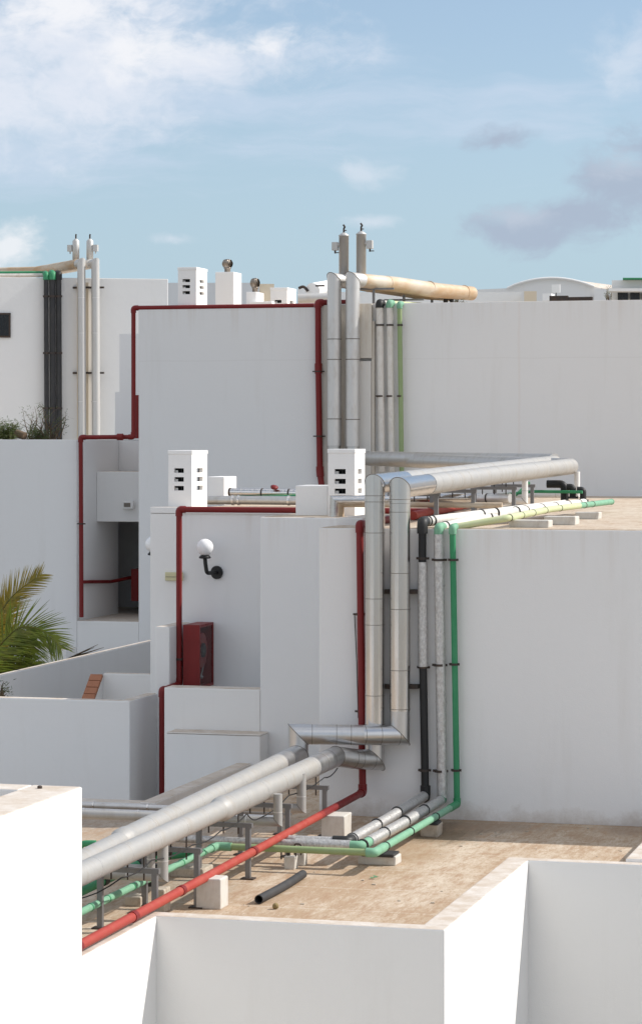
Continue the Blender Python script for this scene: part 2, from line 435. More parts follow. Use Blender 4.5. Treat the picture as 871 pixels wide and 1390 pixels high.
# ---------- courtyard walls at lower left ----------
ZC = -3.15
uP = -10.53; vP = 30.37
solo('courtyard_wall', prism(BM(), [(-18,vP),(uP,vP),(uP,vLW-.003),(uP-.14,vLW-.003),(uP-.14,vP+.14),(-18,vP+.14)], G, ZC), 'wall',
     'low white front wall of the small courtyard, shaded with a pale top edge', 'wall', bevel=.014)
solo('courtyard_wall', box(BM(), -13.46, -13.36, vP+.15, V2-.004, G, ZC), 'wallc',
     'long slanting courtyard wall behind the palm, partly sunlit at its left end', 'wall', bevel=.014)
cc = pz(140,914,ZC)
solo('courtyard_wall', box(BM(), cc.x, UL-.003, cc.y, cc.y+.15, G, ZC), 'wallc',
     'short cross wall right of the terracotta tile strip', 'wall', bevel=.012)
# low block behind the slanting wall
a = pv(58,872,41); c = pv(90,872,41)
solo('low_wall', box(BM(), a.x-1.5, c.x, 41, 41.5, G, a.z-.12), 'wall', 'small low shaded block behind the palm fronds', 'wall', bevel=.01)
# terracotta strip
t0 = pv(131,915,cc.y-.02); t1 = pz(118,951,t0.z-.30)
tt = Thing('tile_strip', 'sloping strip of reddish terracotta tiles inside the courtyard', 'tile strip', t1)
w = .085; n = 4
for i in range(n):
    p = t0.lerp(t1, i/n+.012); q = t0.lerp(t1, (i+1)/n-.012); bm = BM()
    vs = [bm.verts.new(x) for x in ((p.x-w,p.y,p.z),(p.x+w,p.y,p.z),(q.x+w,q.y,q.z),(q.x-w,q.y,q.z))]
    f = bm.faces.new(vs); r_ = bmesh.ops.extrude_face_region(bm, geom=[f])
    bmesh.ops.translate(bm, verts=[v for v in r_['geom'] if isinstance(v, bmesh.types.BMVert)], vec=(0,.03,-.03))
    tt.part('tile', bm, 'tile')
bm = BM(); vs = [bm.verts.new(x) for x in ((t0.x-w*.9,t0.y+.02,t0.z-.02),(t0.x+w*.9,t0.y+.02,t0.z-.02),(t1.x+w*.9,t1.y+.02,t1.z-.02),(t1.x-w*.9,t1.y+.02,t1.z-.02))]
vb = [bm.verts.new((v.co.x, v.co.y, -4.6)) for v in vs]
bm.faces.new(vs)
for i in range(4): bm.faces.new((vs[i], vs[(i+1)%4], vb[(i+1)%4], vb[i]))
tt.part('cheek', bm, 'wall')
solo('courtyard_floor', box(BM(), -13.35, UL-.01, vP+.15, cc.y-.003, G, -4.55), 'deckb', None, None, kind='structure')

# ---------- lower terrace ----------
ZK = -3.72
def ku(x, y): return pz(x, y, ZK)
k1, k2, k3, k4 = ku(205,1244), ku(605,1262), ku(715,1168), ku(856,1166)
uE, vF = (ku(205,1245).x+ku(115,1299).x)/2, (k1.y+k2.y)/2
uG, vG = (k2.x+k3.x)/2, k3.y
uH = k4.x
uK, vK = -8.95, 26.62
te = Thing('terrace_building', 'low white building with a brown stained flat roof carrying the pipe racks', 'building', (-8, 23, G))
poly = [(-22,4),(uE,4),(uE,vF),(uG,vF),(uG,vG),(3.4,vG),(3.4,VR-.004),(UR-.004,VR-.004),(UR-.004,VM-.37),(uK,VM-.37),(uK,vK),(-22,vK)]
te.part('wall', prism(BM(), poly, G, ZT-.004), 'wallc')
te.part('roof_deck', prism(BM(), [(p[0]*1, p[1]) for p in [(-21.9,4.1),(uE-.03,4.1),(uE-.03,vF+.03),(uG-.03,vF+.03),(uG-.03,vG+.03),(uH+.1,vG+.03),(uH+.1,VR-.006),(UR-.006,VR-.006),(UR-.006,VM-.38),(uK+.01,VM-.38),(uK+.01,vK-.01),(-21.9,vK-.01)]], ZT-.02, ZT), 'deck')
t = .15
def kerb(u0,u1,v0,v1,z1,m='curb'): return te.part('kerb', box(BM(), u0,u1,v0,v1,ZT-.003,z1), m, bevel=.012)
def kwall(u0,u1,v0,v1,z1): return te.part('parapet', box(BM(), u0,u1,v0,v1,G,z1), 'wallc', bevel=.012)
kwall(uE-.17,uE+.003,4,vF-.004,ZK); kwall(uE-.17,uG+.003,vF-.003,vF+.17,ZK+.001)
kwall(uG-.2,uG+.003,vF+.171,vG-.004,ZK+.001); kwall(uG-.2,3.41,vG-.003,vG+.13,ZK+.001)
kerb(uH-.02,uH+.3,vG+.132,VR-.01,ZK+.03,'wallc')
kerb(-22,uK-.002,vK-.2,vK+.003,-3.81); kerb(uK-.1,uK+.08,vK-.2,VM-.375,-3.80)

# ---------- foreground block ----------
f1 = py(112,1068,18.0)
uF, vFB, zF = f1.x, f1.y, f1.z
pi = pz(25,1072,zF)
fb = Thing('foreground_block', 'brilliant white parapet block filling the lower left corner', 'building', (uF-2, vFB-3, G))
u0, v0 = pi.x, pi.y
bm = BM()
box(bm, u0, uF, 3, vFB, G, zF)
fb.part('side_wall', bm, 'wallc', bevel=.014)
fb.part('rear_wall', box(BM(), -15, u0-.001, v0, vFB, G, zF), 'wallc', bevel=.01)
fb.part('roof_deck', box(BM(), -15, u0-.002, 3, v0-.001, G, zF-.6), 'deckb')
s = py(54,1067,17.9)
solo('loose_nail', lathe(BM(), [(.018,0),(.018,.015),(.008,.02)], (s.x, s.y, zF), 8), 'darkiron', 'tiny dark metal stub on top of the foreground parapet', 'stub')

# ---------- roof vents ----------
def make_vent(p, label, h=.73, wu=.33, wv=.62, slots=3, mat='vent'):
    th = Thing('roof_vent', label, 'roof vent', p, 'square slotted roof vents')
    x0, y0, z0 = p; t = .05
    bm = BM()
    ztop = z0+h
    s0 = h*.37; sp = h*.145; sh = h*.075      # slots counted from the top
    levels = [ztop-s0+sp*.0-i*sp*1.0+.06 for i in range(slots)]
    def side(face):
        # face: 0 front(-v) 1 right(+u) 2 back 3 left
        L = wu if face in (0,2) else wv-2*t
        a0, a1 = (.24*L, .66*L) if face in (0,2) else (.28*L, .76*L)
        def seg(s_, e_, zz0, zz1):
            if face == 0: box(bm, x0+s_, x0+e_, y0, y0+t, zz0, zz1)
            if face == 2: box(bm, x0+s_, x0+e_, y0+wv-t, y0+wv, zz0, zz1)
            if face == 1: box(bm, x0+wu-t, x0+wu, y0+t+s_, y0+t+e_, zz0, zz1)
            if face == 3: box(bm, x0, x0+t, y0+t+s_, y0+t+e_, zz0, zz1)
        seg(0, a0, z0, ztop-.05); seg(a1, L, z0, ztop-.05)
        zt = ztop-.05
        for lv in levels:
            seg(a0, a1, lv, zt); zt = lv-sh
        seg(a0, a1, z0, zt)
    for f in range(4): side(f)
    th.part('body', bm, mat)
    th.part('cap', box(BM(), x0-.008, x0+wu+.008, y0-.008, y0+wv+.008, ztop-.05, ztop), mat, bevel=.006)
    bm = BM(); ia = t+.014
    for q_ in ((x0+ia, x0+ia+.004, y0+ia, y0+wv-ia), (x0+wu-ia-.004, x0+wu-ia, y0+ia, y0+wv-ia), (x0+ia+.005, x0+wu-ia-.005, y0+wv-ia-.004, y0+wv-ia)):
        pass
    box(bm, x0+wu*.5, x0+wu*.5+.01, y0+t+.001, y0+wv-t-.001, z0, ztop-.051)
    box(bm, x0+t+.001, x0+wu-t-.001, y0+t+.10, y0+t+.11, z0, ztop-.051)
    th.part('slot_shade', bm, 'black')  # black cross sheets added inside so the slots look deeply shaded
    # louvre flaps seen through the slots
    for f in (0, 1):
        for lv in levels:
            bm = box(BM(), *( (x0+.24*wu, x0+.36*wu, y0+t+.004, y0+t+.010, lv-sh*1.1, lv-sh*.45) if f == 0 else (x0+wu-t-.04, x0+wu-t-.034, y0+.22, y0+.30, lv-sh*1.1, lv-sh*.45)))
            th.part('louvre', bm, 'whitepl' if f == 0 else 'cream')
    return th
a = pv(228.5,686,VL+.22); make_vent((a.x, VL+.22, -.911), 'slotted white roof vent standing alone above the white globe wall lamp', h=.785, wu=.315, wv=.66)
a = pv(445,686,30.75); make_vent((a.x, 30.75, ZM), 'slotted white vent beside the top elbows of the steel pipes', h=.81, wu=.33, wv=.5)
a = pv(241.5,420,V2+.12); make_vent((a.x, V2+.12, Z2L), 'slotted white vent at the left end of the tall block roof', h=.71, wu=.325, wv=.62)
a = pv(367,420,48.6); make_vent((a.x, 48.6, 2.12), 'slotted white vent farther back, right of the turbine boxes', h=.80, wu=.33, wv=.62)

def turbine(th, c, r, h):
    th.part('neck', lathe(BM(), [(r*.55,0),(r*.55,h*.28),(r*.68,h*.3),(r*.68,h*.38),(r*.6,h*.40)], c, 16), 'turb')
    bm = BM(); n = 18; Z = h*.4; H = h*.6
    for k in range(n):
        a0 = 2*math.pi*k/n; pts = []
        for i in range(7):
            f = i/6; rr = r*(.62+.38*math.sin(math.pi*(.12+.80*f))); pts.append((rr, Z+H*.93*f, a0+.5*f))
        prev = None
        for rr, zz, an in pts:
            x = bm.verts.new((c[0]+rr*math.cos(an), c[1]+rr*math.sin(an), c[2]+zz))
            y = bm.verts.new((c[0]+rr*.86*math.cos(an+.33), c[1]+rr*.86*math.sin(an+.33), c[2]+zz))
            if prev: bm.faces.new((prev[0], prev[1], y, x))
            prev = (x, y)
    th.part('vanes', bm, 'turb')
    th.part('top_cap', lathe(BM(), [(r*.72,h*.95),(r*.5,h*.99),(.01,h*1.02)], c, 16), 'turb')
a = pv(292,420,45.6)
tb = Thing('turbine_box', 'tall white box topped by a shiny rotating turbine cowl', 'roof ventilator', (a.x,45.6,Z2L), 'turbine boxes')
tb.part('body', box(BM(), a.x, a.x+.345, 45.6, 46.1, Z2L, pv(292,369,45.6).z), 'vent', bevel=.01)
turbine(tb, (a.x+.17, 45.8, pv(292,369,45.6).z), .1, .24)
a = pv(334,409,47.6)
tb = Thing('turbine_box', 'small stepped white box under the lower turbine cowl', 'roof ventilator', (a.x,47.6,2.15), 'turbine boxes')
zt = pv(334,396,47.6).z
tb.part('body', box(BM(), a.x, a.x+.2, 47.6, 48.1, 2.15, zt), 'vent', bevel=.01)
tb.part('step', box(BM(), a.x+.12, a.x+.56, 47.4, 47.59, 2.15, pv(340,409,47.4).z), 'vent', bevel=.01)
turbine(tb, (a.x+.1, 47.85, zt), .095, .27)

# white boxes on the middle roof
a = pv(282,647,35.6); 
solo('roof_box', box(BM(), a.x, a.x+.24, 35.6, 36.2, ZM, a.z), 'vent', 'small plain white box just right of the lone slotted vent', 'roof box', 'plain white boxes on the middle roof', bevel=.01)
a = pv(401,659,31.0); c = pv(445,659,31.0)
solo('roof_box', box(BM(), a.x, c.x-.006, 31.0, 31.5, ZM, a.z), 'vent', 'plain white box pressed against the left of the slotted vent at the steel elbows', 'roof box', 'plain white boxes on the middle roof', bevel=.01)

# ---------- pipes ----------
def bands(th, pts, r, ss, mat, name='seam_band', w=.012, k=1.035, n=20):
    for s_ in ss:
        p, d = along(pts, s_)
        th.part(name, sweep(BM(), [p-d*w/2, p+d*w/2], r*k, n), mat)
def mitre(th, a, b_, c, r, mat='seam', t=.004):
    a, b_, c = Vector(a), Vector(b_), Vector(c)
    d0, d1 = (b_-a).normalized(), (c-b_).normalized(); n = (d0+d1).normalized()
    x, y = perp(d0); pts = []
    for k in range(33):
        an = 2*math.pi*k/32; rel = (x*math.cos(an)+y*math.sin(an))*(r*1.004)
        pts.append(b_+rel-d0*(rel.dot(n)/d0.dot(n)))
    th.part('seam_band', sweep(BM(), pts, t, 6, cap=False), mat)
def clampp(th, x, y, v, r, vwall, mat='darkiron', wide=1.5):
    p = pv(x, y, v)
    bm = sweep(BM(), [p-Vector((0,0,.012)), p+Vector((0,0,.012))], r*1.14, 16)
    box(bm, p.x-r*wide, p.x+r*wide, p.y+r*.2, p.y+r*.2+.015, p.z-.012, p.z+.012)
    box(bm, p.x-.012, p.x+.012, p.y+r, vwall-.001, p.z-.010, p.z+.010)
    th.part('clamp', bm, mat)

# -- steel pipes: terrace, wall, middle roof
rS = .104
vW = VR-.17
zL = -3.222
def steel_lower(label, parts):
    o_ = parts[0][1][0]
    th = Thing('insulated_steel_pipe', label, 'steel pipe', (o_[0], o_[1], ZT), 'big steel clad pipes')
    for nm, pts, r, mt, ss, bm_, w_, k_ in parts:
        th.part(nm, sweep(BM(), pts, r, 32, split=True), mt)
        bands(th, pts, r, ss, bm_, w=w_, k=k_, n=32)
        for k in range(1, len(pts)-1):
            an = (Vector(pts[k])-Vector(pts[k-1])).angle(Vector(pts[k+1])-Vector(pts[k]))
            if an > .5: mitre(th, pts[k-1], pts[k], pts[k+1], r)
    return th
def vat(x, u):
    k = (x-CX)/FPX; Y = u/(C_*k-S_); return (S_*k+C_)*Y
rN, rF_ = .088, .103
F0 = Vector((-6.85, 16.6, zL-.02)); F1 = Vector((-6.85, 26.15, zL)); F2 = pv(487,1031,26.42); F3 = pv(509,1032,vW)
F4 = pv(508,657,vW)
F3.x = F4.x = (F3.x+F4.x)/2
Fe = pv(752,628,38.2)
vc = vat(302, -6.85); Fc0 = Vector((-6.85, vc, zL-.006))
Fs = Vector((-6.85, 25.2, zL))
up3 = Vector((0,0,.25))
thF = steel_lower('front steel clad pipe, left one of the two climbing the right wall', [
  ('terrace_run', [F0, Fc0], rN, 'clad', [1.6,2.3,3.0,3.7,4.4,5.0], 'steelw', .008, 1.015),
  ('terrace_run', [Fc0, Fs], rF_, 'clad', [.5,1.1,1.75,2.4,2.9], 'steelw', .008, 1.015),
  ('wall_bend', [Fs, F1, F2, F3, F3+up3], rF_, 'steelh', [.3,.6,.93,1.18,1.27,1.43], 'seam', .005, 1.008),
  ('wall_run', [F3+up3, F4-Vector((0,0,.16))], rS, 'steel', [.12,.42,1.15,1.42,2.1,2.42], 'seam', .006, 1.01),
  ('roof_run', [F4-Vector((0,0,.16)), F4, F4+(Fe-F4)*.12], rS, 'steel', [.04], 'seam', .006, 1.01),
  ('roof_run', [F4+(Fe-F4)*.12, Fe], rS, 'clad', [.3,.8,1.3,1.8,2.4,3.2,4.0,5.,6.,7.,8.,9.], 'steelw', .008, 1.015)])
B0 = Vector((-7.07, 16.6, zL-.07)); B1 = Vector((-7.26, 26.2, zL)); B1b = Vector((-7.26, 26.2, 0)); B1b.z = pv(408,997,26.2).z
B2 = pv(492,998,26.38); B3 = pv(543,998,vW); B4 = pv(542,662,vW); B3.x = B4.x = (B3.x+B4.x)/2
Be = pv(774,633,37.1)
vc2 = vat(176, -7.10); Bc0 = B0.lerp(B1, (vc2-16.6)/9.6); Bs = B0.lerp(B1, (25.4-16.6)/9.6)
thB = steel_lower('rear steel clad pipe, right one of the two climbing the right wall', [
  ('terrace_run', [B0, Bc0], rN, 'clad', [1.6,2.3], 'steelw', .008, 1.015),
  ('terrace_run', [Bc0, Bs], rF_, 'clad', [.6,1.3,2.0,2.7,3.4,4.1,4.6], 'steelw', .008, 1.015),
  ('wall_bend', [Bs, B1, B1b, B2, B3, B3+up3], rF_, 'steelh', [.3,1.15,1.4,1.55,1.68,1.85,2.05], 'seam', .005, 1.008),
  ('wall_run', [B3+up3, B4-Vector((0,0,.16))], rS*1.03, 'steel', [.02,.42,1.05,1.42,2.05,2.30], 'seam', .006, 1.01),
  ('roof_run', [B4-Vector((0,0,.16)), B4, B4.lerp(Be,.12)], rS*1.05, 'steel', [.04], 'seam', .006, 1.01),
  ('roof_run', [B4.lerp(Be,.12), B4.lerp(Be,.5)+Vector((0,0,.008)), Be], rS*1.08, 'clad', [.35,.85,1.35,1.85,2.4,3.0,3.6,4.4,5.2,6.1,7.0,8.0,8.9], 'steelw', .008, 1.015)])
for th, p in ((thF, Fc0), (thB, Bc0)):
    th.part('collar', sweep(BM(), [p-Vector((0,.14,0)), p-Vector((0,.05,0)), p+Vector((0,.05,0)), p+Vector((0,.10,0))], [rN, rF_*1.06, rF_*1.08, rF_], 32), 'clad')
# brackets between the wall pipes
for y in (803, 932):
    for x in (525, 561):
        p = pv(x, y, VR-.05)
        (thF if x == 525 else thB).part('bracket', box(BM(), p.x-.055, p.x+.055, VR-.10, VR-.002, p.z-.022, p.z+.022), 'darkiron')

# -- steel pipes: across the roof and up the tall wall
rU = .118; vU = V2-.28
def steel_upper(label, xv, ytop, start, ybot, end, r, xs):
    vb = vU
    a = pv(xv, ybot, vb); a.z = start.z+.10 if False else a.z
    t_ = pv(xv, ytop, vb); t_.x = a.x
    th = Thing('insulated_steel_pipe', label, 'steel pipe', (a.x, a.y, ZM), 'big steel clad pipes')
    th.part('roof_run', sweep(BM(), [start, a, a+Vector((0,0,.2))], r*.95, 24, split=True), 'steelo')
    p = [a+Vector((0,0,.2)), t_-Vector((0,0,.15))]
    th.part('wall_run', sweep(BM(), p, r, 28), 'steelw')
    th.part('elbow', sweep(BM(), [p[1], t_, t_+(end-t_).normalized()*.25], r*1.02, 28, split=True), 'steelw')
    mitre(th, p[1], t_, t_+(end-t_).normalized()*.25, r*1.02, 'seam', .006)
    th.part('rusty_roof_run', sweep(BM(), [t_+(end-t_).normalized()*.25, t_.lerp(end,.35), t_.lerp(end,.7)+Vector((0,0,-.02)), end], [r,r*1.12,r*1.12,r*1.05], 28), 'rust', label='cream rust stained cladding over the roof')
    bands(th, p, r, [length(p)*f for f in (.17,.55,.68)], 'seam', w=.014, k=1.015, n=24)
    bands(th, [t_,end], r*1.1, [1.0,2.3,3.4], 'rust', w=.012, k=1.02, n=24)
    # air vessel above the elbow
    c = t_+(end-t_).normalized()*.34
    bot = t_.z+.06
    vz = pv(0, xs[2], 43.2).z
    ctr = Vector((pv(xs[0], 400, c.y).x, c.y, 0))
    top = pv(xs[0], xs[1], c.y).z
    ves = th.part('air_vessel', lathe(BM(), [(.082,bot),(.082,top),(.09,top),(.09,top+.01),(.03,top+.055),(.015,top+.06)], ctr, 20), 'greyfar')
    bm = sweep(BM(), rounded([ctr+Vector((0,0,top+.05)), ctr+Vector((0,0,top+.13)), ctr+Vector((.02,0,top+.15)), ctr+Vector((-.01,0,top+.19))], .02), .016, 8)
    box(bm, ctr.x, ctr.x+.045, ctr.y-.01, ctr.y+.01, top+.085, top+.10)
    th.part('valve', bm, 'darkiron', ves)
    sx = xs[3]
    bm = box(BM(), ctr.x+sx*.15-.05, ctr.x+sx*.15+.05, ctr.y-.05, ctr.y+.05, top-.24, top-.10)
    sweep(bm, [ctr+Vector((0,0,top-.15)), ctr+Vector((sx*.12,0,top-.15))], .035, 12)
    th.part('side_box', bm, 'greyfar', ves, bevel=.008)
    bm = box(BM(), ctr.x+sx*.15-.012, ctr.x+sx*.15+.012, ctr.y-.012, ctr.y+.012, top-.29, top-.24)
    box(bm, ctr.x+sx*.15, ctr.x+sx*.15+.07, ctr.y-.01, ctr.y+.01, top-.285, top-.27)
    th.part('drain_tap', bm, 'darkiron', ves)
    return th
e1 = py(640,398,47.0); e0 = py(612,397,46.9)
steel_upper('left steel clad pipe on the tall wall, ending below a capped air vessel', 453.5, 380, Fe+Vector((0,0,.02)), 621, e0+Vector((-.05,.1,-.02)), rU, (466.5,320,0,-1))
steel_upper('right steel clad pipe on the tall wall, turning into a rusty run over the roof', 478.5, 379, Be+Vector((0,0,.0)), 622, e1, rU, (490,318,0,1))

# ---------- pipe support frames ----------
def frame(p, wu, h, label, group, copyof=None):
    """p = base of the right post; the left post stands wu to the left"""
    th = Thing('pipe_support', label, 'pipe support', p, group)
    x, y, z = p; s_ = .022
    for dx in (0, -wu):
        bm = box(BM(), x+dx-s_, x+dx+s_, y-s_, y-s_+.008, z+.012, z+h-.04)
        box(bm, x+dx-s_, x+dx-s_+.008, y-s_+.009, y+s_, z+.012, z+h-.04)
        box(bm, x+dx+s_-.008, x+dx+s_, y-s_+.009, y+s_, z+.012, z+h-.04)
        lg_ = th.part('post', bm, 'galv')
        th.part('foot_plate', box(BM(), x+dx-.06, x+dx+.06, y-.05, y+.05, z+.001, z+.012), 'darkiron', lg_)
    th.part('crossbeam', box(BM(), x-wu-.05, x+.04, y-.024, y+.024, z+h-.04, z+h), 'galv')
    for fx in (.2, .5, .8):
        th.part('threaded_rod', sweep(BM(), [(x-wu*fx, y, z+h-.10), (x-wu*fx, y, z+h+.10)], .007, 8), 'darkiron')
    return th
names = ['galvanised pipe frame nearest the foreground block', 'galvanised pipe frame behind the whitewashed concrete cube', 'galvanised pipe frame left of the loose black pipe',
         'galvanised pipe frame beside the double concrete footing', 'galvanised pipe frame under the bend of the steel pipes by the wall']
fr0 = frame((-6.74, 20.05, ZT), .46, .50, names[0], 'pipe frames on the terrace')
for v_, nm in zip((21.15, 22.65, 23.95, 25.3), names[1:]): dup(fr0.o, (-6.74, v_, ZT), nm)
g = frame((pv(592,700,28.6).x, 28.6, ZM), .5, .335, 'pipe frame nearest the roof edge behind the black elbow', 'pipe frames on the middle roof')
for (x, v_), nm in zip(((642,30.6),(697,32.7),(722,34.4)), ('second pipe frame from the roof edge behind the green elbow','pipe frame halfway along the sunlit pipe on the middle roof','pipe frame farthest from the roof edge by the black valves')):
    dup(g.o, (pv(x,700,v_).x, v_, ZM), nm)

# ---------- branches dropping from the steel pipes ----------
def drop(x, y0, y1, v, r, run, label, mat='clad'):
    a = pv(x, y0, v); b_ = pv(x, y1, v); b_.x = a.x
    th = Thing('branch_pipe', label, 'branch pipe', b_, 'thin clad branches under the steel pipes')
    c = b_+Vector((-run, .0, 0))
    th.part('pipe_casing', sweep(BM(), [a, b_, c], r, 20, split=True), mat)
    bands(th, [a,b_,c], r, [abs(a.z-b_.z)*.65, abs(a.z-b_.z)+.3], 'steelw', w=.01, k=1.04); mitre(th, a, b_, c, r, 'seam', .003)
drop(221, 1130, 1190, 20.55, .045, 2.6, 'pale branch pipe dropping between the two nearest frames')
drop(409, 1050, 1098, 24.55, .045, 1.2, 'thin branch pipe dropping left of the far frame')
drop(377, 1078, 1116, 23.45, .042, 2.8, 'branch pipe turning left behind the red pipe')
drop(205, 1140, 1180, 20.95, .034, 2.6, 'grey branch pipe half hidden behind the pale branch')
drop(712, 640, 680, 33.6, .04, .9, 'white branch stub under the sunlit pipe on the middle roof', 'whitepl')
drop(783, 640, 672, 37.0, .04, .9, 'white branch stub at the far end of the sunlit pipe', 'whitepl')
for y, v_, zz, lb in ((1093, 26.25, 0, 'upper one of two thin silver pipes along the terrace rear kerb'), (1101, 25.95, 0, 'lower one of two thin silver pipes along the terrace rear kerb')):
    p = pv(113, y, v_); q = Vector((-7.35, v_, p.z))
    th = Thing('thin_silver_pipe', lb, 'pipe', (p.x, p.y, ZT), 'thin silver pipes by the rear kerb')
    pts = [(-12, v_, p.z), q]; th.part('pipe_casing', sweep(BM(), pts, .03, 14), 'steelw')
    bands(th, pts, .03, [.6,1.6,2.5,3.1,3.7], 'steel', w=.02, k=1.15)
    for x in (-10, -8.2): th.part('stand', box(BM(), x-.02, x+.02, v_-.02, v_+.02, ZT, p.z-.03), 'galv')

# ---------- green / foil / black water pipes ----------
vp = VR-.08
def water(name, label, segs, clamps=(), group='water pipes beside the steel pipes', org=None, extra=()):
    th = Thing(name, label, 'water pipe', org or segs[0][0][0], group)
    for pts, r, mt, nm in segs: th.part(nm, sweep(BM(), rounded(pts, .06, 5) if len(pts) > 2 else pts, r, 16), mt)
    for x, y, r, *m_ in clamps: clampp(th, x, y, vp, r, VR, 'darkiron')
    for pts, r, ss, mt in extra: bands(th, pts, r, ss, mt, 'tape_band', w=.02, k=1.1, n=16)
    return th
hP = .20
zP = ZT+hP
# green pipe
g_c = pz(508,1158,zP); g_w = pv(620,1092,vp); g_t = pv(614,716,vp); g_end = pz(830,681,-.78); g_mid = pz(745,691.5,-.785)
g_k = pz(690,703,-.80)
g_l = Vector((-7.2, g_c.y+.0, zP)); g_n = Vector((-7.25, 14.5, zP))
gp1 = [g_t+Vector((0,0,-.06)), g_w+Vector((0,0,.05))]
gr = g_t+Vector((.0,.14,.0)); 
roofg = [gr, g_k, g_mid, g_mid.lerp(g_end,.45)]
water('green_water_pipe', 'green pipe at the right end of the wall pipes, crossing both roofs', [
  (gp1, .032, 'green', 'wall_run'),
  ([g_t+Vector((0,0,-.07)), g_t+Vector((0,0,.0)), gr+Vector((0,.04,.004))], .040, 'mint', 'elbow'),
  ([g_w+Vector((0,0,.06)), g_w, g_w.lerp(g_c,.10)], .039, 'green', 'elbow'),
  ([g_w.lerp(g_c,.08), g_c.lerp(g_w,.35)], .035, 'mint', 'terrace_run'),
  ([g_c.lerp(g_w,.35), g_c.lerp(g_w,.06)], .036, 'mint', 'terrace_run'),
  ([g_c.lerp(g_w,.10), g_c, g_c+(g_l-g_c)*.05], .043, 'mint', 'elbow'),
  ([g_c+(g_l-g_c)*.04, g_l-(g_l-g_c)*.04], .032, 'olive', 'cross_run'),
  ([g_l+Vector((.15,0,0)), g_l, g_l+Vector((0,-.15,0))], .040, 'mint', 'elbow'),
  ([g_l+Vector((0,-.14,0)), g_n], .031, 'mint', 'near_run'),
  (roofg, .036, 'lime', 'upper_roof_run'),
  ([g_mid.lerp(g_end,.45), g_end], .036, 'mint', 'upper_roof_run'),
], [(614.5,760,.036),(616,902,.036),(618.5,1046,.036)],
 extra=[([g_w, g_c], .038, [1.0,2.1,3.1], 'black'), (roofg, .036, [.6,1.4,2.2,3.1,4.0], 'darkiron'), ([g_mid.lerp(g_end,.45),g_end],.036,[.3,.8],'darkiron'), ([g_l,g_n], .031, [.4,1.0,1.7,2.3,2.9,3.3], 'green'),([g_mid.lerp(g_end,.45),g_end],.036,[length([g_mid.lerp(g_end,.45),g_end])-.04],'mint')])
# foil pipe with green ends
o = Vector((-.17,.0,.01))
s_c = pz(490,1149,zP+.01); s_w = pv(600,1086,vp); s_t = pv(595,716,vp)
s_l = Vector((-6.9, s_c.y, zP+.01))
e_m = pz(700,694,-.77); e_e = pz(792,682,-.765)
water('foil_water_pipe', 'foil wrapped pipe with green elbows, left of the green pipe', [
  ([s_t+Vector((0,0,-.07)), s_w+Vector((0,0,.02))], .053, 'foil', 'wall_run'),
  ([s_t+Vector((0,0,-.08)), s_t, s_t+Vector((.0,.22,.0))], .048, 'mint', 'elbow'),
  ([s_w+Vector((0,0,.05)), s_w, s_w.lerp(s_c,.05)], .046, 'green', 'elbow'),
  ([s_w.lerp(s_c,.03), s_w.lerp(s_c,.5)-Vector((0,0,.01)), s_c.lerp(s_w,.08)], .054, 'foil', 'terrace_run'),
  ([s_c.lerp(s_w,.10), s_c, s_c+Vector((-.12,0,0))], .046, 'mint', 'elbow'),
  ([s_c+Vector((-.1,0,0)), s_c+Vector((-.62,0,0))], .05, 'foil', 'cross_run'),
  ([s_c+Vector((-.6,0,-.0)), Vector((-8.3, s_c.y, zP+.01))], .036, 'foil', 'cross_run'),
  ([s_t+Vector((.0,.20,.0)), e_m], .048, 'lag', 'upper_roof_run'),
  ([e_m, e_e], .046, 'lag', 'upper_roof_run'),
], [(595.5,760,.053),(596,903,.053),(597,1047,.053)],
 extra=[([s_t+Vector((.0,.20,.0)), e_m], .05, [.06,1.0,2.0,2.9], 'black'), ([e_m,e_e],.047,[.5,1.4,2.2,3.0,3.7],'darkiron'), ([s_w,s_c],.055,[.8,1.6,2.4,3.2],'rubber'),
        ([s_t,s_w],.054,[.6,1.15,1.8],'foil')])
# black pipe with foil section
b_c = pz(472,1143,zP+.015); b_w = pv(577,1080,vp); b_t = pv(573,711,vp)
f_m = pz(672,696,-.775); f_e = pz(766,684,-.77)
m1, m2 = pv(573,763,vp), pv(574,905,vp)
water('black_water_pipe', 'black pipe with a foil wrapped middle length, leftmost of the thin wall pipes', [
  ([b_t+Vector((0,0,-.04)), m1], .041, 'black', 'wall_run'),
  ([m1, m2], .052, 'foil', 'foil_wrap'),
  ([m2, b_w], .041, 'black', 'wall_run'),
  ([b_t+Vector((0,0,-.1)), b_t+Vector((0,0,.02)), b_t+Vector((.0,.15,.02))], .056, 'black', 'elbow'),
  ([b_w+Vector((0,0,.1)), b_w-Vector((0,0,.03)), b_w.lerp(b_c,.03)], .053, 'black', 'elbow'),
  ([b_w.lerp(b_c,.03), b_w.lerp(b_c,.5)-Vector((0,0,.01)), b_c.lerp(b_w,.04)], .054, 'foil', 'terrace_run'),
  ([b_c.lerp(b_w,.06), b_c, b_c+Vector((-.14,0,0))], .052, 'black', 'elbow'),
  ([b_c+Vector((-.12,0,0)), b_c+Vector((-.65,0,.0))], .04, 'foil', 'cross_run'),
  ([b_t+Vector((.0,.14,.02)), f_m, f_e], .05, 'lag', 'upper_roof_run'),
], [(573,758,.045),(574,906,.045),(575.5,1046,.045)],
 extra=[([b_t+Vector((.0,.14,.02)), f_m], .051, [.05,.12,1.0,1.9,2.6], 'black'), ([b_w,b_c],.055,[1.2,2.0,2.9],'rubber')])

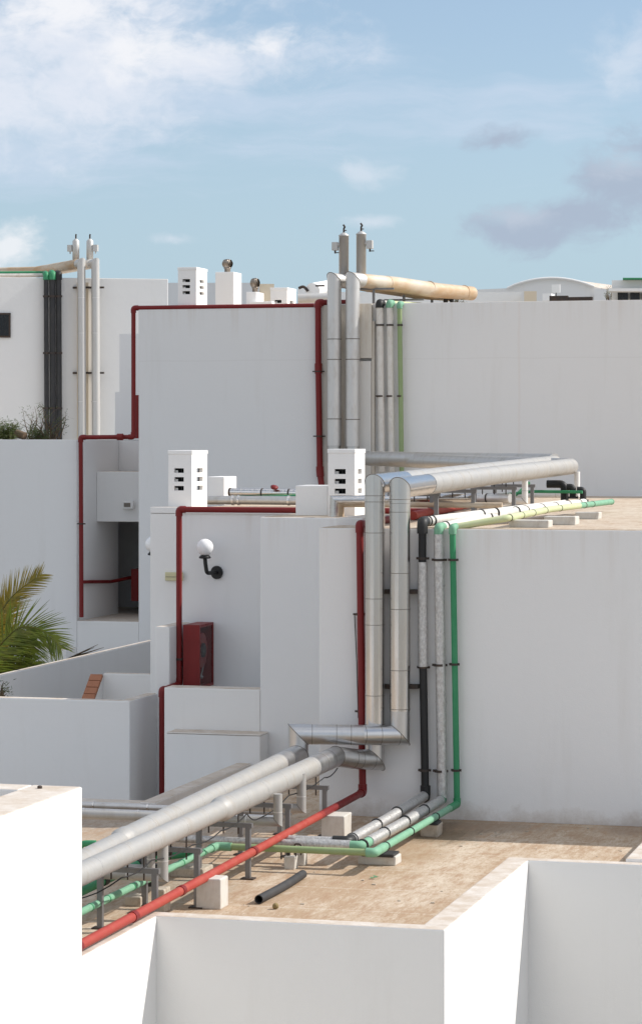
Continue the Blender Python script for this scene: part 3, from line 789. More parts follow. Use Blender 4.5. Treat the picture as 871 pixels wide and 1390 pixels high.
# upper set on the tall wall
vq = V2-.13
for x, mt, el, r, nm, lb, ytop in ((515,'foil','black',.058,'foil_water_pipe','foil wrapped pipe with a black elbow on the tall wall',411),
                             (528.5,'foil','mint',.052,'foil_water_pipe','foil wrapped pipe with a green elbow on the tall wall',411),
                             (542,'olive','mint',.040,'green_water_pipe','slim faded green pipe on the tall wall, right of the foil ones',412)):
    t0_ = pv(x, ytop, vq); b0 = pv(x+3, 640, vq)
    th = Thing(nm, lb, 'water pipe', b0, 'water pipes on the tall wall')
    th.part('wall_run', sweep(BM(), [t0_-Vector((0,0,.03)), b0], r, 16), 'lag' if mt == 'foil' else mt)
    bk = t0_+Vector((.05,.35,.02))
    th.part('elbow', sweep(BM(), rounded([t0_-Vector((0,0,.08)), t0_, t0_+Vector((.0,.16,.0))], .06), r*1.18, 16), el)
    th.part('roof_run', sweep(BM(), [t0_+Vector((0,.14,0)), py(x+58, 415, 47.2)], r*.9, 16), 'lime' if x > 520 else 'lag')
    for y in (441, 537.5):
        p = pv(x+.5, y, vq); bm = sweep(BM(), [p-Vector((0,0,.014)), p+Vector((0,0,.014))], r*1.2, 16)
        box(bm, p.x-.015, p.x+.015, p.y+r, V2-.008, p.z-.012, p.z+.012)
        th.part('clamp', bm, 'darkiron')
# small black valve and little leaves under the rusty pipe
p = py(609,408,46.5); bm = sweep(BM(), rounded([p-Vector((.06,0,.12)), p+Vector((-.06,0,.05)), p+Vector((.02,0,.06)), p+Vector((.08,0,-.06))], .04), .04, 12)
solo('black_elbow', bm, 'black', 'black elbow under the far end of the rusty roof pipe', 'pipe elbow')
# supports under the rusty run
for x, y0, y1, v_, lb in ((507,385,414,V2+.25,'short steel post under the near end of the rusty pipe'),(548,400,412,V2+1.4,'small steel post under the middle of the rusty pipe'),(586,398,413,V2+2.6,'rusty post under the far half of the rusty pipe')):
    a = pv(x, y0, v_)
    bm = box(BM(), a.x-.02, a.x+.02, v_-.02, v_+.02, Z2L, a.z); box(bm, a.x-.35, a.x-.021, v_-.02, v_+.02, a.z-.10, a.z-.07); box(bm, a.x+.021, a.x+.35, v_-.02, v_+.02, a.z-.10, a.z-.07)
    solo('pipe_post', bm, 'galv', lb, 'pipe post', 'posts under the rusty pipe')

# ---------- valves on the middle roof ----------
vt = Thing('valve_cluster', 'group of black valves at the far end of the middle roof pipes', 'valve', (pv(765,672,36.2).x, 36.2, ZM))
p = pv(742,657,36.2); q = pv(766,657,36.2); r_ = pv(766,679,36.2)
vt.part('valve_body', sweep(BM(), rounded([p, q, r_], .08), .055, 14), 'black')
for x, y in ((777,664),(791,668)):
    p = pv(x,y,36.0); vt.part('valve_body', sweep(BM(), rounded([p+Vector((-.08,0,.03)), p+Vector((0,0,.03)), p+Vector((0,0,-.12))], .04), .045, 12), 'black')
    vt.part('flange', lathe(BM(), [(.075,0),(.075,.03)], p+Vector((0,0,-.13)), 14), 'black')
th = Thing('thin_green_hose', 'thin bright green pipe leading to the black valves on the middle roof', 'hose', pv(700,668,35.5))
th.part('hose', sweep(BM(), rounded([pv(560,679,38), pv(690,671,36.2), pv(722,667,36.0), pv(790,668,35.9)], .1), .022, 10), 'green')
th.part('branch', sweep(BM(), [pv(700,672,36.1), pv(718,655,36.3)], .02, 10), 'green')

# ---------- more pipes lying on the middle roof ----------
a = pv(276,679,34.2); c = pv(470,681,34.2)
th = Thing('roof_silver_pipe', 'grey silver pipe lying behind the long red pipe, beside the lone vent', 'pipe', a, 'silver pipes on the middle roof')
pts = [a, pv(330,679,34.2), Vector((c.x, 34.2, a.z-.0))]
th.part('pipe_casing', sweep(BM(), pts, .06, 18), 'steelo'); bands(th, pts, .06, [.42,.5,1.2], 'steel', w=.03, k=1.15)
a = pv(311,668,35.2)
th = Thing('roof_silver_pipe', 'brighter silver pipe with an open left end, behind the grey one', 'pipe', a, 'silver pipes on the middle roof')
pts = [a, pv(470,671,35.0)]
th.part('pipe_casing', sweep(BM(), pts, .058, 18), 'steel'); bands(th, pts, .058, [.02,.5,.9], 'darkiron', w=.02, k=1.08)
th.part('green_edge', sweep(BM(), [a+Vector((.1,-.02,-.08)), pv(405,673,34.9)], .02, 8), 'green')
p = pv(372,662.5,35.05); 
solo('red_valve_handle', lathe(BM(), [(.05,0),(.055,.02),(.02,.035)], p, 12, Vector((.3,-.4,.85)).normalized()), 'red', 'tiny red valve handle on top of the silver pipe', 'valve handle')
th = Thing('roof_silver_pipe', 'short bright silver pipe in front of the slotted vent at the elbows', 'pipe', pv(452,677,30.5), 'silver pipes on the middle roof')
pa = pv(453,678,30.45)
th.part('pipe_casing', sweep(BM(), [Vector((pa.x,30.45,ZM)), pa, pv(640,676,30.9)], .05, 18, split=True), 'steel')
th.part('pipe_casing', sweep(BM(), [Vector((pa.x+.05,30.6,ZM)), Vector((pa.x+.05,30.6,pa.z-.06)), Vector((pa.x+2.0,30.6,pa.z-.06))], .035, 14, split=True), 'rust')
th = Thing('roof_silver_pipe', 'silver pipe seen between the frames under the sunlit pipe', 'pipe', pv(640,676,33.5), 'silver pipes on the middle roof')
pts = [pv(560,677,33.8), pv(692,676,33.4)]
th.part('pipe_casing', sweep(BM(), pts, .062, 18), 'steelw'); bands(th, pts, .062, [.6,1.1], 'darkiron', w=.02)

# ---------- red fire pipes ----------
def red(label, segs, r, mat, elbows=True, clamps=(), org=None, vwall=None, joints=()):
    th = Thing('red_fire_pipe', label, 'fire pipe', org or segs[0][0], 'red fire main pipes')
    for i, pts in enumerate(segs):
        mt = mat[i] if isinstance(mat, list) else mat
        th.part('pipe', sweep(BM(), rounded(pts, .05, 5), r, 16), mt)
        if elbows:
            for k in range(1, len(pts)-1):
                a_, b_, c_ = (Vector(pts[k-1]), Vector(pts[k]), Vector(pts[k+1]))
                p_ = b_+(a_-b_).normalized()*.085; q_ = b_+(c_-b_).normalized()*.085
                th.part('elbow', sweep(BM(), rounded([p_, b_, q_], .05, 5), r*1.22, 16), mt)
    for x, y, v in clamps:
        p = pv(x, y, v); bm = sweep(BM(), [p-Vector((0,0,.012)), p+Vector((0,0,.012))], r*1.25, 14)
        box(bm, p.x-r*2, p.x+r*2, p.y, p.y+.012, p.z-.01, p.z+.01)
        if vwall: box(bm, p.x-.01, p.x+.01, p.y+r, vwall-.001, p.z-.008, p.z+.008)
        th.part('clamp', bm, 'darkiron')
    for (pts, ss) in joints: bands(th, pts, r, ss, 'cab', 'coupling', w=.07, k=1.16, n=16)
    return th
# right wall down to the terrace
vr = VR-.09
t_ = pv(488,712,vr); b_ = pv(492,1076,vr-.05)
far = pz(612,690,-.855); near = Vector((-6.64, 15.5, -3.66))
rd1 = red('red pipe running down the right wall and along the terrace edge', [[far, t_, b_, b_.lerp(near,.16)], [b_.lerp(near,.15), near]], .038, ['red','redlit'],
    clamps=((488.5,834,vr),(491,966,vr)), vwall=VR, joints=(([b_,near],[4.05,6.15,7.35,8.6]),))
# from the middle roof to the hose cabinet
vt_ = 31.7
p0 = pz(640,682,-.86); p1 = pv(243,691.5,vt_); pb = pv(243,929,vt_); 
pc = pz(220,937,pb.z); pd = Vector((pc.x, pc.y, -6.2))
pmid = pv(470,691,vt_); pmid.z = p1.z
mid_r = Vector((pv(590,690,vt_).x, vt_, p1.z))
red('red pipe along the middle roof edge dropping past the hose cabinet', [[far+Vector((-.05,.3,.02)), mid_r, p1, pb, pc, pd]], .037, 'red', clamps=((243.5,895,vt_),), vwall=VL-.03)
# tall wall: from the steel pipes left and down
vt2 = V2-.10
p_tl = pv(178,417,vt2); 
zl = p_tl.z
q0 = Vector((pv(440,414,vt2).x, vt2+.9, 0)); q1 = pv(431.5,413,vt2); q1.z = Z2L+.06
p_tl.z = Z2L+.02; 
red('red pipe down the tall wall left of the steel pipes', [[q1+Vector((.5,.55,.02)), q1+Vector((.0,.0,.0)), pv(432,500,vt2), pv(434,640,vt2), pv(440,690,vt2-.1)]], .052, 'red', clamps=((432,504,vt2),(433,592,vt2)), vwall=V2)
pe = pv(178,593,vt2); pf = pv(109.5,593.5,vt2); pg = pv(110.5,838,vt2)
ph = [pu(112,790,UQ+.07), pu(151,789.5,UQ+.07), pv(178,784,45.0), pv(186,784,45.0)]
th = red('red pipe along the tall block top, down and over to the shaded left wall', [[Vector((q1.x-.1, vt2+.12, Z2L+.02)), Vector((p_tl.x, vt2+.12, Z2L+.02)), Vector((p_tl.x,vt2+.12,pe.z)), pf, pg]], .038, 'red', clamps=((110,711,vt2),), vwall=V2)
th.part('branch', sweep(BM(), rounded(ph, .08), .030, 12), 'red')
p = pv(163,593,vt2); th.part('coupling', sweep(BM(), [p-Vector((.05,0,0)), p+Vector((.05,0,0))], .058, 12), 'red')
# spare red / grey bits on the middle roof
a = pz(585,697,-.84); c = pz(640,684,-.84)
th = Thing('old_pipe', 'old scuffed pinkish pipe end lying under the frames', 'pipe', a)
th.part('pipe', sweep(BM(), [pz(560,700,-.85), c], .05, 14), 'redlit'); th.part('lagging', sweep(BM(), [c, pz(668,677,-.84)], .056, 14), 'foil')

# ---------- hose cabinets ----------
def cabinet(x0, y0, z0, wu, wv, h, label, reel=True):
    th = Thing('hose_cabinet', label, 'hose cabinet', (x0, y0, z0), 'red hose cabinets'); t = .02
    bm = box(BM(), x0, x0+wu, y0, y0+t, z0, z0+h); box(bm, x0, x0+wu, y0+wv-t, y0+wv, z0, z0+h)
    box(bm, x0, x0+t, y0+t, y0+wv-t, z0+t, z0+h-t); box(bm, x0, x0+wu, y0+t, y0+wv-t, z0, z0+t); box(bm, x0, x0+wu, y0+t, y0+wv-t, z0+h-t, z0+h)
    th.part('case', bm, 'cab')
    xx = x0+wu; b = .035
    bm = box(BM(), xx+.001, xx+.016, y0, y0+b, z0, z0+h); box(bm, xx+.001, xx+.016, y0+wv-b, y0+wv, z0, z0+h)
    box(bm, xx+.001, xx+.016, y0+b, y0+wv-b, z0, z0+b); box(bm, xx+.001, xx+.016, y0+b, y0+wv-b, z0+h-b, z0+h)
    d = th.part('door_frame', bm, 'cab')
    th.part('pane', box(BM(), xx+.006, xx+.009, y0+b, y0+wv-b, z0+b, z0+h-b), 'glass', d)
    if reel:
        c = Vector((xx-.10, y0+wv*.5, z0+h*.58)); ax = Vector((1,0,0)); rr = wv*.38
        th.part('cabinet_shade', box(BM(), x0+t+.002, x0+t+.006, y0+t+.002, y0+wv-t-.002, z0+t+.002, z0+h-t-.002), 'black')  # black sheet added behind the reel to deepen the shade in the case
        rl = th.part('reel', lathe(BM(), [(rr*.55,.06),(rr*.95,.062),(rr,.055),(rr,.04),(rr*.9,.036)], c, 28, ax), 'cab')
        th.part('hub', lathe(BM(), [(rr*.40,.062),(rr*.40,.085),(rr*.2,.09)], c, 20, ax), 'rubber', rl)
        bm = BM()
        for rt in (.62,.72,.82): sweep(bm, [c+Vector((.03,math.cos(a)*rr*rt,math.sin(a)*rr*rt)) for a in [2*math.pi*i/24 for i in range(25)]], .012, 6, cap=False)
        th.part('hose', bm, 'black', rl)
        th.part('nozzle', sweep(BM(), rounded([c+Vector((.05,.1,-rr*.5)), c+Vector((.06,.02,-rr*1.1)), c+Vector((.05,-.05,-rr*1.55))], .05), .008, 8), 'galv')
        th.part('valve', lathe(BM(), [(.03,0),(.04,.03),(.015,.05)], c+Vector((.04,-.02,-rr*1.6)), 12, Vector((0,0,1))), 'galv')
    return th
a = pv(248.5,935,31.67)
cabinet(a.x, 31.67, a.z, .20, .59, .80, 'dark red hose reel cabinet with glass door below the globe lamp')
a = pv(178,816,44.8); cabinet(a.x, 44.8, a.z, U2-a.x-.003, .4, .57, 'small dark red cabinet in the dark recess at left', False)
a = pv(181,595,44.0); cabinet(a.x, 44.0, a.z, U2-a.x-.003, .4, .76, 'narrow dark red cabinet beside the tall red pipe', False)

# ---------- wall lamps ----------
def lamp(c, r, wallp, label):
    """c globe centre, wallp point on the wall"""
    th = Thing('globe_lamp', label, 'wall lamp', (c[0], c[1], c[2]-.3), 'white globe wall lamps')
    bm = BM(); bmesh.ops.create_uvsphere(bm, u_segments=32, v_segments=20, radius=r, matrix=Matrix.Translation(c))
    for f in bm.faces: f.smooth = True
    th.part('globe', bm, 'opal')
    th.part('collar', lathe(BM(), [(.05,-r-.035),(.075,-r-.03),(.075,-r-.012),(.05,-r+.01)], c, 20), 'black')
    w_ = Vector(wallp); c = Vector(c)
    th.part('arm', sweep(BM(), rounded([c+Vector((0,0,-r-.02)), c+Vector((.01,0,-r-.12)), c+Vector((.02,.02,-r-.22)), w_], .06, 6), .026, 12), 'black')
    n = (w_-c); n.z = 0; n = n.normalized()
    th.part('wall_plate', lathe(BM(), [(.085,-.03),(.085,-.002),(.05,0)], w_, 20, n), 'black')
    return th
c = pv(278,743,VL-.28)
lamp(c, .108, (c.x+.08, VL-.002, c.z-.33), 'white globe lamp on a black bracket above the hose cabinet')
c = pv(204,739,32.75); c.x = UL-.125
lamp(c, .108, (UL-.001, 32.85, c.z-.30), 'white globe lamp half hidden behind the wall corner')
a = pv(225,788,VL-.03); b_ = pv(249,777,VL-.03)
th = Thing('junction_box', 'pale yellow plastic box behind the red pipe', 'junction box', a)
th.part('body', box(BM(), a.x, b_.x, VL-.07, VL-.032, a.z, b_.z), 'yellow', bevel=.008)
th.part('lid_line', box(BM(), a.x+.01, b_.x-.01, VL-.073, VL-.0705, a.z+.045, a.z+.052), 'seam')
# small floodlight on the lintel box
a = pv(169,691,bx.y); 
th = Thing('floodlight', 'small white floodlight on the boxy lintel at left', 'floodlight', a)
th.part('housing', box(BM(), a.x, a.x+.2, bx.y-.12, bx.y-.05, a.z, a.z+.15), 'whitepl', bevel=.02)
th.part('lens', box(BM(), a.x+.03, a.x+.15, bx.y-.125, bx.y-.121, a.z+.04, a.z+.11), 'seam')
th.part('bracket', box(BM(), a.x+.08, a.x+.11, bx.y-.05, bx.y-.001, a.z+.06, a.z+.09), 'darkiron')

# ---------- blocks and bricks ----------
def blk(x0, x1, y0, y1, v, dv, mat, label, cat, name, group, z=None):
    a = pv(x0,y1,v); b_ = pv(x1,y0,v); z0 = z if z is not None else a.z
    bm = box(BM(), a.x, b_.x, v, v+dv, z0, b_.z)
    for vv in bm.verts: vv.co += Vector((random.uniform(-.006,.006), random.uniform(-.006,.006), random.uniform(-.005,.0)))
    return solo(name, bm, mat, label, cat, group, bevel=.012, origin=((a.x+b_.x)/2, v, z0))
vb = pz(290,1235,ZT).y
blk(266,300,1194,1235,vb,.22,'conc','whitewashed concrete cube under the near red pipe','concrete block','concrete_block','concrete blocks under the red pipe',ZT)
vb = pz(450,1141,ZT).y
blk(436,467,1108,1141,vb,.3,'conc','concrete block under the red pipe close to the wall','concrete block','concrete_block','concrete blocks under the red pipe',ZT)
gb = 'small footings under the water pipes'
vb = pz(510,1175,ZT).y; blk(485,537,1163,1175,vb,.22,'conc','long pale brick under the bend of the green pipe','brick','brick',gb,ZT)
blk(489,534,1160,1163,vb-.02,.24,'rubber','dark slate plate on the brick under the green bend','plate','slate_plate',None)
vb = pz(585,1137,ZT).y; blk(570,594,1120,1137,vb,.22,'concd','dirty brick footing close to the wall','brick','brick',gb,ZT)
blk(572,594,1117,1120,vb,.20,'rubber','dark plate on the dirty brick by the wall','plate','slate_plate',None)
vb = pz(398,1181,ZT).y; blk(385,400,1163,1181,vb,.1,'conc','front concrete cube of the clamped pair','concrete cube','concrete_footing',gb,ZT)
vb = pz(405,1176,ZT).y; blk(401,412.5,1158,1176,vb,.12,'conc','rear concrete cube of the clamped pair','concrete cube','concrete_footing',gb,ZT)
vb = pz(200,1232,ZT).y; blk(168,190,1218,1232,vb,.2,'concd','rough stained slab under the nearest green run','slab','concrete_slab',gb,ZT)
vb = pz(215,1228,ZT).y; blk(206,222,1208,1226,vb-.4,.2,'concd','rough stained block beside the nearest green run','block','concrete_slab',gb,ZT)
vb = pz(265,1192,ZT).y; blk(228,276,1180,1192,vb,.3,'concd','dark stained slab under the green elbow','slab','concrete_slab',gb,ZT)
gm = 'concrete blocks along the middle roof pipes'
for x0,x1,y0,y1,lb in ((690,744,706,717,'concrete block nearest the middle roof edge'),(738,781,701,713.5,'middle one of the concrete blocks under the yellowed pipe'),(780,812,695,705.5,'farthest right concrete block under the yellowed pipe'),
                       (606,640,697,704,'pale block among the pipe frames behind the green elbow'),(650,690,688,696,'pale block behind the foil runs in the middle of the roof')):
    v_ = pz((x0+x1)/2, y1, ZM).y; blk(x0,x1,y0,y1,v_,.24,'conc',lb,'concrete block','roof_block',gm,ZM+.005)
for x0,x1,v_,lb in ((388,398,32.0,'left small white pad under the long red pipe'),(441,451,32.0,'right small white pad under the long red pipe')):
    a = pv(x0,696,vt_); b_ = pv(x1,696,vt_)
    solo('pipe_pad', box(BM(), a.x, b_.x, vt_-.06, vt_+.06, ZM+.005, -.862-.045), 'whitepl', lb, 'pipe pad', 'pads under the long red pipe')
# clamps on the concrete pair
p = pz(392,1160,zP); bm = BM()
for x, z in ((386,1161),(397,1158),(404,1155)):
    q = pv(x, z, 23.3); sweep(bm, rounded([q+Vector((-.03,0,-.04)), q+Vector((-.03,0,.06)), q+Vector((.03,0,.06)), q+Vector((.03,0,-.04))], .02), .008, 8)
solo('pipe_saddle', bm, 'darkiron', 'black wire saddles on the clamped concrete pair', 'saddle')
# loose things
p0 = pz(351,1221.5,ZT+.042); p1 = pz(411,1187,ZT+.042); pm = p0.lerp(p1,.5)+Vector((.02,0,0))
bm = BM(); n=20
pts = rounded([p0,pm,p1],.4,6)
sweep(bm, pts, .038, n, cap=False); sweep(bm, pts, .032, n, cap=False)
for end in (0,-1):
    d = (pts[1]-pts[0]).normalized() if end == 0 else (pts[-1]-pts[-2]).normalized(); x_, y_ = perp((pts[1]-pts[0]).normalized())
    a_ = [bm.verts.new(pts[end]+(x_*math.cos(2*math.pi*k/n)+y_*math.sin(2*math.pi*k/n))*.038) for k in range(n)]
    b__ = [bm.verts.new(pts[end]+(x_*math.cos(2*math.pi*k/n)+y_*math.sin(2*math.pi*k/n))*.032) for k in range(n)]
    for k in range(n): bm.faces.new((a_[k],a_[(k+1)%n],b__[(k+1)%n],b__[k]))
solo('loose_pipe', bm, 'rubber', 'short loose piece of black pipe lying on the terrace', 'pipe offcut')
c = pz(374,1230.5,ZT+.026); bm = BM(); bmesh.ops.create_icosphere(bm, subdivisions=3, radius=.026, matrix=Matrix.Translation(c))
for v in bm.verts: v.co += (v.co-c)*random.uniform(-.10,.10)
for f in bm.faces: f.smooth = True
solo('dried_fruit', bm, 'nut', 'small dry brown ball lying near the black pipe', 'dried fruit')
c = pz(506,1192,ZT+.01); bm = BM()
for i in range(5):
    q = c+Vector((random.uniform(-.03,.03), random.uniform(-.02,.02), random.uniform(0,.02))); a = random.random()*6
    vs = [bm.verts.new(q+Vector((math.cos(a+t)*.022, math.sin(a+t)*.012, .006*math.sin(3*t)))) for t in (0,1.3,3.1,4.6)]; bm.faces.new(vs)
solo('fallen_leaf', bm, 'green', 'tiny green scrap lying on the terrace right of the bricks', 'scrap')
bm = BM()
for i in range(70):
    x = random.uniform(120,860); y = random.uniform(1128,1236) if i < 50 else random.uniform(1100,1140)
    q = pz(x, y, ZT)
    if q.x > uG-.25 and q.y < vG+.2: continue
    if q.x > UR-.1 and q.y > VR-.03: continue
    if q.x > uH-.05: continue
    s_ = random.uniform(.004,.014); box(bm, q.x-s_, q.x+s_*random.uniform(.5,2), q.y-s_, q.y+s_, ZT+.0005, ZT+s_*.7)
solo('roof_debris', bm, 'concd', 'scattered grit and crumbs on the stained terrace', 'debris', kind='stuff')
# black cable
cp = [pz(100,1222,-3.6), pu(165,1192,-6.82), pu(206,1168,-6.82), pu(262,1147,-6.82), pu(300,1128,-6.82), pu(335,1105,-6.82), pu(350,1112,-6.82), pu(392,1080,-6.82), pu(440,1056,-6.82), pu(458,1043,-6.8)]
cq = []
for i in range(len(cp)-1):
    for k in range(4):
        t = k/4; q = cp[i].lerp(cp[i+1], t); q = q+Vector((0,0,-.03*math.sin(math.pi*t))); cq.append(q)
solo('black_cable', sweep(BM(), cq+[cp[-1]], .006, 6), 'black', 'thin black cable looping under the steel pipes', 'cable')
a = pv(483,880,VR-.02); 
solo('black_cable', sweep(BM(), [pv(481,835,VR-.02), pv(484,900,VR-.02), pv(486,975,VR-.02)], .005, 6), 'black', 'thin dark cable on the wall left of the red pipe', 'cable')
# green elbows beyond the rear pipe
for x, y, lb in ((197,1123,'green pipe end poking up behind the rear steel pipe'),(116,1146,'green pipe end beside the foreground block')):
    p = pz(x, y+4, ZT+.14)
    solo('green_pipe_end', sweep(BM(), rounded([p+Vector((-.06,.0,-.16)), p+Vector((-.06,0,.03)), p+Vector((.10,.0,.035))], .07), .030, 14), 'green', lb, 'pipe end', 'green pipe ends behind the steel pipes')
# extra drab water pipe in the near set
pts = [Vector((-7.55, 14.5, zP)), Vector((-7.55, 22.4, zP)), Vector((-7.3, 22.75, zP))]
th = Thing('green_water_pipe', 'shorter green pipe half hidden under the steel pipes', 'water pipe', pts[1], 'water pipes on the terrace')
th.part('run', sweep(BM(), rounded(pts,.1), .04, 14), 'green'); bands(th, pts, .04, [5.5,6.6,7.5], 'black', 'tape_band', w=.1, k=1.15)
# black elbows low behind the frames
th = Thing('black_valve', 'black valve and elbow low between the two nearest frames', 'valve', (-7.35,21.9,ZT))
th.part('body', sweep(BM(), rounded([Vector((-7.38,21.8,ZT+.05)),Vector((-7.38,21.8,ZT+.36)),Vector((-7.18,21.8,ZT+.36))],.08), .045, 14), 'black')
th.part('flange', lathe(BM(), [(.07,0),(.07,.04)], (-7.38,21.8,ZT+.2), 14), 'black')

# ---------- far left building ----------
fB = Vector((-3.28, 57.0)); FA = R(10.5); fd = Vector((math.cos(FA), math.sin(FA))); fn = Vector((math.sin(FA), -math.cos(FA)))
def toUV(X, Y, z): return Vector((X*C_-Y*S_, X*S_+Y*C_, z))
def pf_(x, y, off=0.):
    k = (x-CX)/FPX; o_ = fB+fn*off
    # o_ + t*fd : X = kY
    t = (k*o_.y-o_.x)/(fd.x-k*fd.y); P = o_+fd*t
    return toUV(P.x, P.y, -(y-HY)/FPX*P.y)
def fprism(bm, x0, x1, off0, off1, z0, z1):
    a, b_, c, d = pf_(x0,500,off0), pf_(x1,500,off0), pf_(x1,500,off1), pf_(x0,500,off1)
    return prism(bm, [(p.x,p.y) for p in (a,b_,c,d)], z0, z1)
zFt = pf_(110,377).z
fl = Thing('left_rear_building', 'pale white rear building at left with pipes and a small dark window', 'building', pf_(110,500))
fl.org.z = G; fl.o.location = W(fl.org)
P = [pf_(-160,500), pf_(228,500)]; back = toUV(*( (fB-fn*6)), 0)
bm = fprism(BM(), -160, 228, 0, -6, G, zFt); fl.part('wall', bm, 'wallf', bevel=.012)
bm = fprism(BM(), -20, 14.5, .04, .001, pf_(0,458).z, pf_(0,424.5).z); w_ = fl.part('window', bm, 'darkiron')
fl.part('pane', fprism(BM(), -18, 12, .05, .041, pf_(0,455.5).z, pf_(0,427).z), 'darkglass', w_)
def fpipe(th, name, pts, r, mt, n=16, split=False, parent=None): return th.part(name, sweep(BM(), pts, r, n, split=split), mt, parent)
for x, r, mt, lb in ((62.5,.05,'rubber','leftmost black pipe on the far left wall'),(71,.065,'rubber','middle black pipe on the far left wall'),(79.5,.06,'rubber','rightmost black pipe on the far left wall')):
    th = Thing('black_wall_pipe', lb, 'wall pipe', pf_(x,600,.15), 'black pipes on the far left wall')
    a, b_ = pf_(x,373,.15), pf_(x+1,610,.15)
    fpipe(th, 'pipe', [a, b_], r, mt)
    fpipe(th, 'elbow', rounded([a-Vector((0,0,.1)), a+Vector((0,0,.02)), pf_(x-1,371,-.2)], .08), r*1.25, 'green' if x < 75 else 'black')
    for y in (402,479,554):
        p = pf_(x,y,.15); th.part('clamp', sweep(BM(), [p-Vector((0,0,.02)), p+Vector((0,0,.02))], r*1.35, 12), 'darkiron')
for x, lb, vx, sx in ((110.5,'left pale pipe rising on the far left wall',103,-1),(129.5,'right pale pipe rising on the far left wall',122,1)):
    th = Thing('pale_wall_pipe', lb, 'wall pipe', pf_(x,600,.25), 'pale pipes on the far left wall')
    a, b_ = pf_(x,357,.25), pf_(x+1,612,.25)
    e_ = pf_(x-62, 368, -2.6) if True else None
    fpipe(th, 'wall_run', [b_, a], .087, 'greyfar', 20)
    fpipe(th, 'elbow', [a, a+Vector((0,0,.0))+Vector((0,0,.02)), a+(e_-a).normalized()*.3], .087, 'greyfar', 20, True)
    fpipe(th, 'roof_run', [a+(e_-a).normalized()*.25, e_, e_+Vector((-5,0.4,-.0))], .105, 'rust' if sx < 0 else 'lag', 20)
    c0 = pf_(vx, 349, -.25); top = pf_(vx, 327, -.25).z
    ves = th.part('air_vessel', lathe(BM(), [(.075,c0.z-.05),(.075,top),(.03,top+.05),(.01,top+.055)], (c0.x,c0.y,0), 18), 'greyfar')
    bm = sweep(BM(), [Vector((c0.x,c0.y,top+.04)), Vector((c0.x,c0.y,top+.13)), Vector((c0.x+.01,c0.y,top+.15))], .018, 8)
    th.part('valve', bm, 'darkiron', ves)
    bm = box(BM(), c0.x+sx*.13-.05, c0.x+sx*.13+.05, c0.y-.05, c0.y+.05, top-.22, top-.08); box(bm, c0.x+sx*.13-.012, c0.x+sx*.13+.012, c0.y-.012, c0.y+.012, top-.27, top-.221)
    th.part('side_box', bm, 'greyfar', ves)
    for y in (390,506):
        p = pf_(x, y, .1); th.part('bracket', box(BM(), p.x-.19, p.x+.19, p.y-.02, p.y+.03, p.z-.02, p.z+.02), 'darkiron')
    for y in (404,452,545):
        p = pf_(x, y, .25); th.part('seam_band', sweep(BM(), [p-Vector((0,0,.008)), p+Vector((0,0,.008))], .09, 20), 'steelw')
bm = fprism(BM(), 104.5, 120, .10, .002, -1, zFt-.1); fl.part('service_panel', bm, 'cream')
for y, r, mt, lb in ((370.5,.03,'green','thin green pipe lying along the far left roof edge'),(374,.045,'lag','thin white pipe along the far left roof edge')):
    solo('roof_edge_pipe', sweep(BM(), [pf_(-100,y,-.4), pf_(62,y-1,-.25)], r, 12), mt, lb, 'roof pipe', 'thin pipes on the far left roof')

# ---------- distant buildings ----------
def far_block(name, label, x0, x1, y, Y, depth, mat='wallf', z0=G):
    a, b_ = py(x0,y,Y), py(x1,y,Y)
    th = Thing(name, label, 'building', (a.x, a.y, z0))
    A = [py(x0,y,Y), py(x1,y,Y), py(x1,y,Y+depth), py(x0,y,Y+depth)]
    th.part('wall', prism(BM(), [(p.x,p.y) for p in A], z0, a.z), mat); return th
far_block('distant_building', 'plain white distant wall behind the two leftmost roof vents', 215, 352, 383.5, 80, 8)
far_block('distant_building', 'cream distant wall behind the smaller turbine', 345, 372, 385, 84, 6, 'cream')
th = far_block('distant_building', 'long low white roof line left of the distant arch', 410, 708, 396, 72, 6)
a = py(712,395,71.5); b_ = py(728,395,71.5)
far_block('distant_building', 'small cream box beside the low white roof line', 711, 728, 395, 70.5, 5, 'cream')
# arch
pts = [(640,393),(688,391)]
for i in range(1, 13):
    t = i/12; x = 688+(806-688)*t; y = 391-(391-377)*math.sin(math.pi*min(1,t*.97+.0))**.8
    pts.append((x, y))
pts += [(815,391)]
th = Thing('arched_building', 'distant white building with a low barrel arch roof', 'building', py(750,500,95))
th.org.z = G; th.o.location = W(th.org)
bm = BM(); Yv = 95
fr = [bm.verts.new(py(x,y,Yv)) for x,y in pts]; bk = [bm.verts.new(v.co+Vector((3,12,0))) for v in fr]
lo = [bm.verts.new((v.co.x,v.co.y,G)) for v in (fr[-1], fr[0])]
bm.faces.new(fr+lo)
for i in range(len(fr)-1): bm.faces.new((fr[i],fr[i+1],bk[i+1],bk[i]))
th.part('wall', bm, 'wallf')
bm = BM()
pl = [py(x,y,Yv-.1) for x,y in pts[1:-1]]
sweep(bm, pl, .05, 6); th.part('cornice', bm, 'wallf')
c = py(754,391,90)
th2 = Thing('satellite_panel', 'small tilted white panel on a pole before the arch', 'panel', c-Vector((0,0,.6)))
th2.part('panel', box(BM(), c.x-.14, c.x+.14, c.y, c.y+.06, c.z-.15, c.z+.13), 'vent'); th2.part('pole', box(BM(), c.x-.02, c.x+.02, c.y+.07, c.y+.1, c.z-.6, c.z+.1), 'galv')
a = py(744,408,88); solo('rooftop_box', box(BM(), a.x-.2, a.x+.1, a.y, a.y+.6, a.z, py(744,398,88).z), 'vent', 'small white chimney box before the distant arch', 'roof box')
a = py(766,409,86); c = py(805,403,86)
